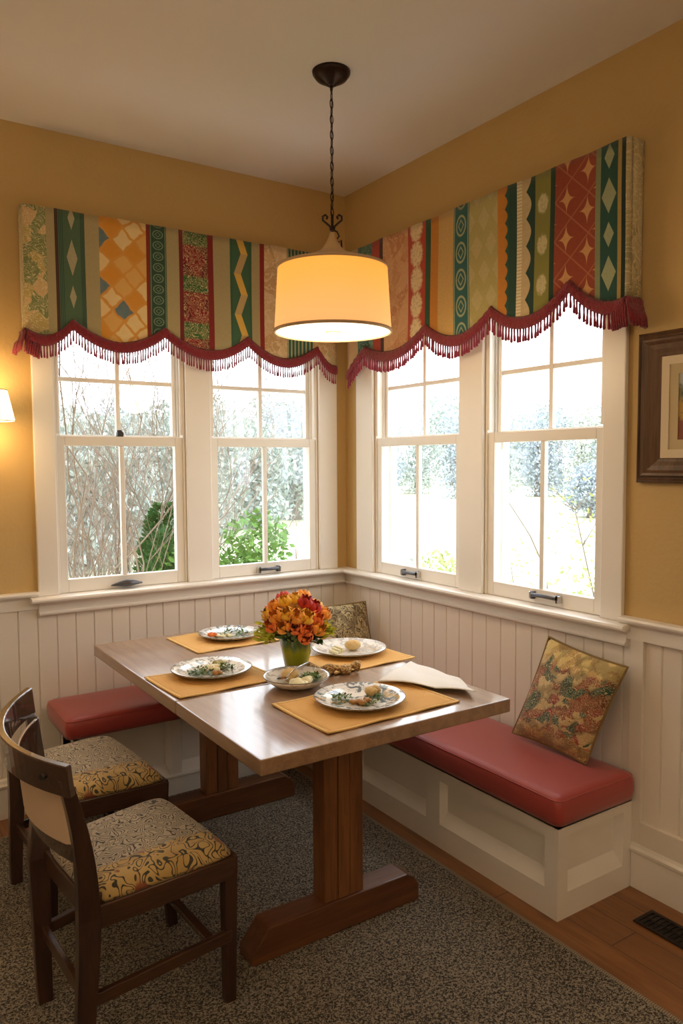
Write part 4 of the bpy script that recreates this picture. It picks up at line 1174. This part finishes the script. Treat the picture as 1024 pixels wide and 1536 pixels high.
spec = [(-.062, .118, .02, 'orange'), (-.030, .132, .03, 'yellow'), (.0, .140, .02, 'yellow'), (.030, .128, .03, 'red'), (.055, .112, .02, 'red'), (-.082, .092, .02, 'yellow'),
        (-.052, .088, .055, 'orange'), (-.022, .098, .065, 'yellow'), (.006, .090, .070, 'orange'), (.034, .086, .060, 'yellow'), (.062, .078, .045, 'deep orange'), (.084, .086, .0, 'orange'),
        (-.064, .062, .055, 'deep orange'), (-.032, .062, .075, 'orange'), (.002, .060, .080, 'deep orange'), (.036, .052, .072, 'deep orange'), (.066, .050, .05, 'orange'),
        (-.04, .128, -.03, 'red'), (.02, .135, -.035, 'orange'), (.058, .10, -.045, 'yellow'), (-.075, .09, -.04, 'deep orange'), (0, .10, -.07, 'yellow'), (.03, .03, .072, 'deep orange')]
for x, z, f, c in spec:
    p = Vector((VX, VY, TT+.135))+cr*x+cf*f+cu*(z-.028)
    d = (cr*x+cf*f*1.1+cu*(z*.9)).normalized()
    blossom(0, PM[c], p, d, random.uniform(.052, .062), '%s blossom in the bouquet standing in the green vase' % c, '%s flowers in the green vase' % c)
def sprig(nm, label, side, f, h, n, s, m, spread=.03):
    b = NB(); c = Vector((VX, VY, TT+h))+cr*side+cf*f
    for i in range(n):
        p = c+Vector((random.gauss(0, spread), random.gauss(0, spread), random.gauss(0, spread*.8)))
        d = (p-Vector((VX, VY, TT+.10))).normalized()*s+Vector((random.uniform(-1, 1), random.uniform(-1, 1), random.uniform(-1, .6)))*s*.6
        w = d.cross(Vector((random.uniform(-1, 1), random.uniform(-1, 1), 1))).normalized()*s*.34
        m_ = Vector((0, 0, s*.12))
        vs = [b.verts.new(p+k) for k in (Vector(), d*.35+w+m_, d*.75+w*.8+m_, d, d*.75-w*.8+m_, d*.35-w+m_)]
        b.faces.new(vs)
    tube(b, [c, c.lerp(Vector((VX, VY, TT+.09)), .7), (VX, VY, TT+.07)], .002, 5)
    tag(obj(nm, b, m, recalc=False), label, 'foliage')
M_lime = mat('lime_foliage', lambda: (lambda t_: mix(noise(t_[0], 50, 2), S(184, 196, 40), S(220, 218, 84)))(texco()), rough=.55)
M_dkleaf = mat('dark_leaf', lambda: (lambda t_: mix(noise(t_[0], 40, 2), S(46, 78, 40), S(86, 118, 66)))(texco()), rough=.4)
sprig('foliage_sprig', 'lime green foliage spilling over the left of the vase rim', -.092, .03, .150, 260, .024, M_lime, .017)
sprig('foliage_sprig', 'lime green foliage at the right of the vase rim', .094, .03, .152, 220, .024, M_lime, .015)
sprig('foliage_sprig', 'dark green leaves over the front of the vase rim below the flowers', -.01, .058, .150, 60, .034, M_dkleaf, .020)
sprig('foliage_sprig', 'thin dark twigs and leaves at the upper left of the bouquet', -.10, -.01, .205, 24, .016, M_dkleaf, .012)
sprig('foliage_sprig', 'grey green leaf hanging on the right side of the vase', .062, .035, .125, 16, .034, M_dkleaf, .012)

# ---------------------------------------------------------------- outdoors
GZ = -.45
def field_f():
    v, x, y, z = texco(); n = noise(v, .35, 4, .6); n2 = noise(v, 5, 3)
    return mix(n*.6+n2*.4, S(196, 192, 168), S(176, 178, 146))
b = NB()
bx(b, -60, 120, .9, 140, GZ-.1, GZ); bx(b, .9, 120, -60, .9, GZ-.1, GZ)
o = struct('ground', b, mat('pale_winter_field', field_f, rough=1))
def foliage_mat(nm, a, c):
    return mat(nm, lambda: (lambda t_: mix(noise(t_[0], 3, 3), a, c))(texco()), rough=.9, spec=.1)
def leafball(b, c, r, n, s, flat=1.):
    for i in range(n):
        d = Vector((random.gauss(0, 1), random.gauss(0, 1), random.gauss(0, 1))).normalized()*(random.random()**.33)
        p = Vector(c)+Vector((d.x*r, d.y*r, d.z*r*flat))
        a = Vector((random.uniform(-1, 1), random.uniform(-1, 1), random.uniform(-1, 1))).normalized()*s
        w = a.cross(Vector((random.uniform(-1, 1), random.uniform(-1, 1), random.uniform(-1, 1)))).normalized()*s*.5
        b.faces.new([b.verts.new(p+k) for k in (-a, w, a, -w)])
def far_tree(label, x, y, h, w, m, cat='tree', n=900, grp=None):
    t = thing('tree' if cat == 'tree' else 'bush', label, cat, (x, y, GZ), grp)
    b = NB(); tube(b, [(x, y, GZ), (x+.1, y, GZ+h*.35), (x, y+.1, GZ+h*.7)], [w*.05, w*.035, w*.01], 6); obj('trunk', b, M_bark, t)
    b = NB()
    for k in range(7):
        a = random.uniform(0, 2*PI); q = random.uniform(.1, .55)
        leafball(b, (x+w*.5*q*math.cos(a), y+w*.5*q*math.sin(a), GZ+h*(.16+.66*k/6)), w*.34, n//7, w*.030, min(1., h/w*.62))
    obj('crown', b, m, t, recalc=False)
M_bark = mat('grey_bark', lambda: (lambda t_: mix(noise(t_[0], 12, 3), S(150, 140, 130), S(108, 98, 90)))(texco()), rough=.95)
M_twig = mat('pale_twig', lambda: (lambda t_: mix(noise(t_[0], 6, 3), S(160, 146, 132), S(114, 102, 92)))(texco()), rough=.95)
F_blue = foliage_mat('hazed_blue_foliage', S(182, 192, 198), S(152, 164, 172)); F_pale = foliage_mat('hazed_olive_foliage', S(192, 200, 190), S(164, 176, 170))  # paled, greyed leaf colours stand in for distance haze
F_haze = foliage_mat('hazy_grey_green', S(186, 196, 190), S(158, 172, 166)); F_con = foliage_mat('conifer_green', S(52, 96, 56), S(86, 132, 70)); F_shr = foliage_mat('shrub_green', S(84, 132, 62), S(124, 160, 86)); F_lite = foliage_mat('young_leaf_green', S(160, 180, 110), S(186, 196, 140))  # F_haze has the haze painted into its leaf colour
rr = random.Random(3)
cam = Vector((-2.402, -3.567, 1.561))
def at(px, d):          # a spot on the ground: px is measured across the view, d metres away
    fx, fy, rx, ry = .5536, .8328, .8326, -.5539
    k = (px-512)/1141.7
    return cam.x+d*(fx+k*rx), cam.y+d*(fy+k*ry)
i = 0
names_ = ['blue-grey tree in the line beyond the field, seen through the right windows', 'pale olive tree in the line beyond the field, seen through the windows']
for px in range(60, 1010, 62):
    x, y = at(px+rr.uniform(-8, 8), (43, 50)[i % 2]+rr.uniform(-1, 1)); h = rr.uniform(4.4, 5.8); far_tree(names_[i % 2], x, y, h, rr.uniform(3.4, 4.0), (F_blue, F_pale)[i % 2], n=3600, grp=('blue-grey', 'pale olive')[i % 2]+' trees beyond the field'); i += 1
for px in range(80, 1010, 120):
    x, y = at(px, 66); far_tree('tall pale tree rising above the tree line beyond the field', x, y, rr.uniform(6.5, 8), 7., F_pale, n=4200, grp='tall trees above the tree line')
x, y = at(885, 27); far_tree('large rounded blue-grey bush in the field, seen through the rightmost window', x, y, 2.0, 2.4, F_blue, 'bush', 3600)
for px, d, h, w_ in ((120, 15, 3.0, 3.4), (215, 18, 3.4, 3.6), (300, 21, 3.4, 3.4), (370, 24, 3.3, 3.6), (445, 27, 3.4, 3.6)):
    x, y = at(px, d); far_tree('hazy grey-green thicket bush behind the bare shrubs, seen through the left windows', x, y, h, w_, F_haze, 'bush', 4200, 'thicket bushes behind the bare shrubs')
# bare shrubs close to the left windows
def bare(b, p, d, ln, r, depth, rnd):
    pts = [Vector(p)]; dd = Vector(d).normalized(); n = 5
    for k in range(n):
        dd = (dd+Vector((rnd.uniform(-.2, .2), rnd.uniform(-.2, .2), rnd.uniform(-.05, .16)))).normalized(); q_ = pts[-1]+dd*ln/n
        if q_.x < .5: q_.y = max(q_.y, .5)
        pts.append(q_)
    tube(b, pts, [r*(1-.55*k/n) for k in range(n+1)], 4 if r < .008 else 5, cap=False)
    if depth > 0:
        for k in range(3 if depth > 1 else 4):
            q = pts[rnd.randint(1, n)]; s = Vector((rnd.uniform(-1, 1), rnd.uniform(-1, 1), rnd.uniform(-.2, .7)))
            bare(b, q, dd+s*.85, ln*rnd.uniform(.55, .8), r*.55, depth-1, rnd)
def shrub(label, x, y, h, stems, seed, spread=.35, depth=3, r=.012):
    rnd = random.Random(seed); b = NB()
    for k in range(stems):
        a = rnd.uniform(0, 2*PI); bare(b, (x+.25*math.cos(a)*rnd.random(), y+.25*math.sin(a)*rnd.random(), GZ), (math.cos(a)*spread, math.sin(a)*spread, 1), h*rnd.uniform(.5, .8), r, depth, rnd)
    return tag(obj('bare_shrub', b, M_twig, recalc=False), label, 'shrub')
x, y = at(118, 5.2); shrub('bare twiggy shrub filling the leftmost window', x, y, 2.6, 19, 11, .42, 4, .011)
x, y = at(195, 5.9); shrub('bare branching shrub beside the green conifer', x, y, 2.3, 10, 12, .42, 4, .010)
x, y = at(270, 7.6); shrub('bare shrub behind the conifer between the left windows', x, y, 2.3, 7, 14, .4, 4, .009)
x, y = at(445, 8.5); shrub('thin bare shrub at the right edge of the second window', x, y, 1.9, 3, 16, .4, 3, .007)
x, y = at(610, 7.2); shrub('sparse bare shrub outside the third window', x, y, 1.7, 4, 17, .45, 3, .006)
x, y = at(245, 5.0); t = thing('conifer', 'dense green conifer seen in the leftmost window', 'conifer', (x, y, GZ))
b = NB(); tube(b, [(x, y, GZ), (x, y, 1.15)], [.03, .01], 6); obj('trunk', b, M_bark, t)
b = NB()
lathe(b, [(0, 0), (.27, .1), (.26, .6), (.20, 1.1), (.10, 1.5), (0, 1.62)], (x, y, GZ), 14)
for k in range(6500):
    v = random.random()**1.3; z = GZ+.02+v*1.72; R = .33*(1-v)**.55+.03; a = random.uniform(0, 2*PI); q = R*math.sqrt(random.uniform(.3, 1))
    p = Vector((x+q*math.cos(a), y+q*math.sin(a), z)); d = Vector((math.cos(a), math.sin(a), random.uniform(.2, 1.2))).normalized()*.045; w = d.cross(Vector((random.uniform(-1, 1), random.uniform(-1, 1), random.uniform(-1, 1)))).normalized()*.010
    b.faces.new([b.verts.new(p+k_) for k_ in (Vector(), d*.5+w, d, d*.5-w)])
obj('needles', b, F_con, t, recalc=False)
def low_shrub(label, px, d, h, w, m, n=2600):
    x, y = at(px, d); b = NB(); t = thing('bush', label, 'bush', (x, y, GZ))
    for k in range(8): leafball(b, (x+random.uniform(-.4, .4)*w, y+random.uniform(-.4, .4)*w, GZ+h*(.22+.60*k/7)), w*.30, n//8, .030, 1.1)
    obj('leaves', b, m, t, recalc=False)
    b = NB()
    for k in range(4): tube(b, [(x, y, GZ), (x+random.uniform(-.2, .2)*w, y+random.uniform(-.2, .2)*w, GZ+h*.6)], [.012, .004], 5)
    obj('stems', b, M_bark, t)
low_shrub('bright green leafy bush at the lower left of the second window', 338, 5.2, 1.72, .85, F_shr, 5200)
low_shrub('lower green bush at the bottom right of the second window', 425, 5.8, 1.32, .85, F_shr, 4200)
low_shrub('pale leafy bush at the foot of the third window', 655, 6.3, 1.22, .8, F_lite, 1600)
low_shrub('blue-green low bush at the lower left of the third window', 600, 7.5, 1.15, .7, F_pale, 1800)
low_shrub('pale low bush at the bottom of the rightmost window', 870, 5.6, 1.15, .9, F_lite, 900)
def sapling(label, px, d, pts, n, seed, leafm=None):
    rnd = random.Random(seed); x, y = at(px, d); b = NB()
    P = [Vector((x+.8326*a, y-.5539*a, GZ+h)) for a, h in pts]
    tube(b, P, [.007*(1-.75*i/len(P)) for i in range(len(P))], 6)
    for k in range(n):
        q = P[rnd.randint(1, len(P)-1)]; dd = Vector((rnd.uniform(-1, 1), rnd.uniform(-1, 1), rnd.uniform(.1, 1)))
        e = q+dd*.22; tube(b, [q, q+dd*.12+Vector((0, 0, .01)), e], [.003, .002, .001], 4)
    t = thing('sapling', label, 'sapling', (x, y, GZ)); obj('stem', b, M_bark, t)
    if leafm:
        b = NB()
        for q in P[2:]: leafball(b, q, .22, 60, .016)
        obj('leaves', b, leafm, t, recalc=False)
sapling('single bare curved branch rising outside the rightmost window', 845, 4.2, [(0, 0), (-.02, .7), (-.05, 1.1), (-.10, 1.42), (-.18, 1.60), (-.27, 1.74), (-.33, 1.83)], 2, 1)
sapling('leafy young sapling at the lower right of the rightmost window', 905, 4.6, [(0, 0), (-.0, .8), (-.05, 1.2), (-.12, 1.5), (-.17, 1.72)], 14, 2, F_lite)
sapling('thin leafy sapling at the foot of the rightmost window', 800, 5.0, [(0, 0), (-.04, .7), (-.10, 1.05), (-.14, 1.3)], 8, 4, F_lite)

# ---------------------------------------------------------------- light
sc = bpy.context.scene
w = bpy.data.worlds.new('overcast'); sc.world = w; w.use_nodes = True
bg = w.node_tree.nodes['Background']; bg.inputs[0].default_value = (.93, .96, 1.0, 1); bg.inputs[1].default_value = 4.6
def light(kind, name, loc, power, colr, size=.1, rot=None, **k):
    l = bpy.data.lights.new(name, kind); l.energy = power; l.color = colr
    if kind == 'POINT' or kind == 'SPOT': l.shadow_soft_size = size
    o = bpy.data.objects.new(name, l); C.objects.link(o); o.location = loc
    if rot: o.rotation_euler = rot
    for a, v in k.items(): setattr(l, a, v)
    return o
for (a, c) in LWIN:
    o = light('AREA', 'window_portal', ((a+c)/2, T+.02, (ZS+ZH)/2), 1, (1, 1, 1), rot=(-PI/2, 0, 0)); o.data.shape = 'RECTANGLE'; o.data.size = abs(c-a); o.data.size_y = ZH-ZS; o.data.cycles.is_portal = True
for (a, c) in RWIN:
    o = light('AREA', 'window_portal', (T+.02, (a+c)/2, (ZS+ZH)/2), 1, (1, 1, 1), rot=(0, PI/2, 0)); o.data.shape = 'RECTANGLE'; o.data.size = ZH-ZS; o.data.size_y = abs(c-a); o.data.cycles.is_portal = True
light('POINT', 'pendant_glow', (PX_, PY_, SB-.06), 9, (1, .74, .45), .12)
light('POINT', 'sconce_glow', (sx_, sy_, 1.88), 2.2, (1, .66, .32), .04)
light('POINT', 'sconce_glow', (sx_, sy_, 1.72), 2.0, (1, .66, .32), .04)
light('POINT', 'room_fill', (-3.5, -4.4, 2.2), 9, (1, .82, .62), .3)  # fill lights added behind the camera, no fixture there
light('POINT', 'room_fill', (-1.2, -4.9, 2.2), 7, (1, .82, .62), .3)
for lx, ly, lp in ((-3.9, -2.6, 82), (-2.2, -5.0, 72)):
    o = light('SPOT', 'ceiling_fill_spot', (lx, ly, 1.8), lp, (1, .84, .66), .12, rot=(PI, 0, 0)); o.data.spot_size = math.radians(150); o.data.spot_blend = .6  # unseen spots added to brighten the ceiling and its bounce

# ---------------------------------------------------------------- camera
cd = bpy.data.cameras.new('camera'); co = bpy.data.objects.new('camera', cd); C.objects.link(co)
cd.sensor_fit = 'VERTICAL'; cd.sensor_height = 36; cd.sensor_width = 24; cd.lens = 1141.72/1536*36; cd.clip_start = .05; cd.clip_end = 400
F = Vector((.55243731, .83105006, -.06456644)); R = Vector((.83256984, -.55389072, -.00570384)); U = Vector((.04050292, .05060505, .99789711))
co.matrix_world = Matrix(((R.x, U.x, -F.x, cam.x), (R.y, U.y, -F.y, cam.y), (R.z, U.z, -F.z, cam.z), (0, 0, 0, 1)))
sc.camera = co
sc.view_settings.view_transform = 'Standard'; sc.view_settings.look = 'None'; sc.view_settings.exposure = .12; sc.view_settings.gamma = 1
sc.view_settings.use_curve_mapping = False
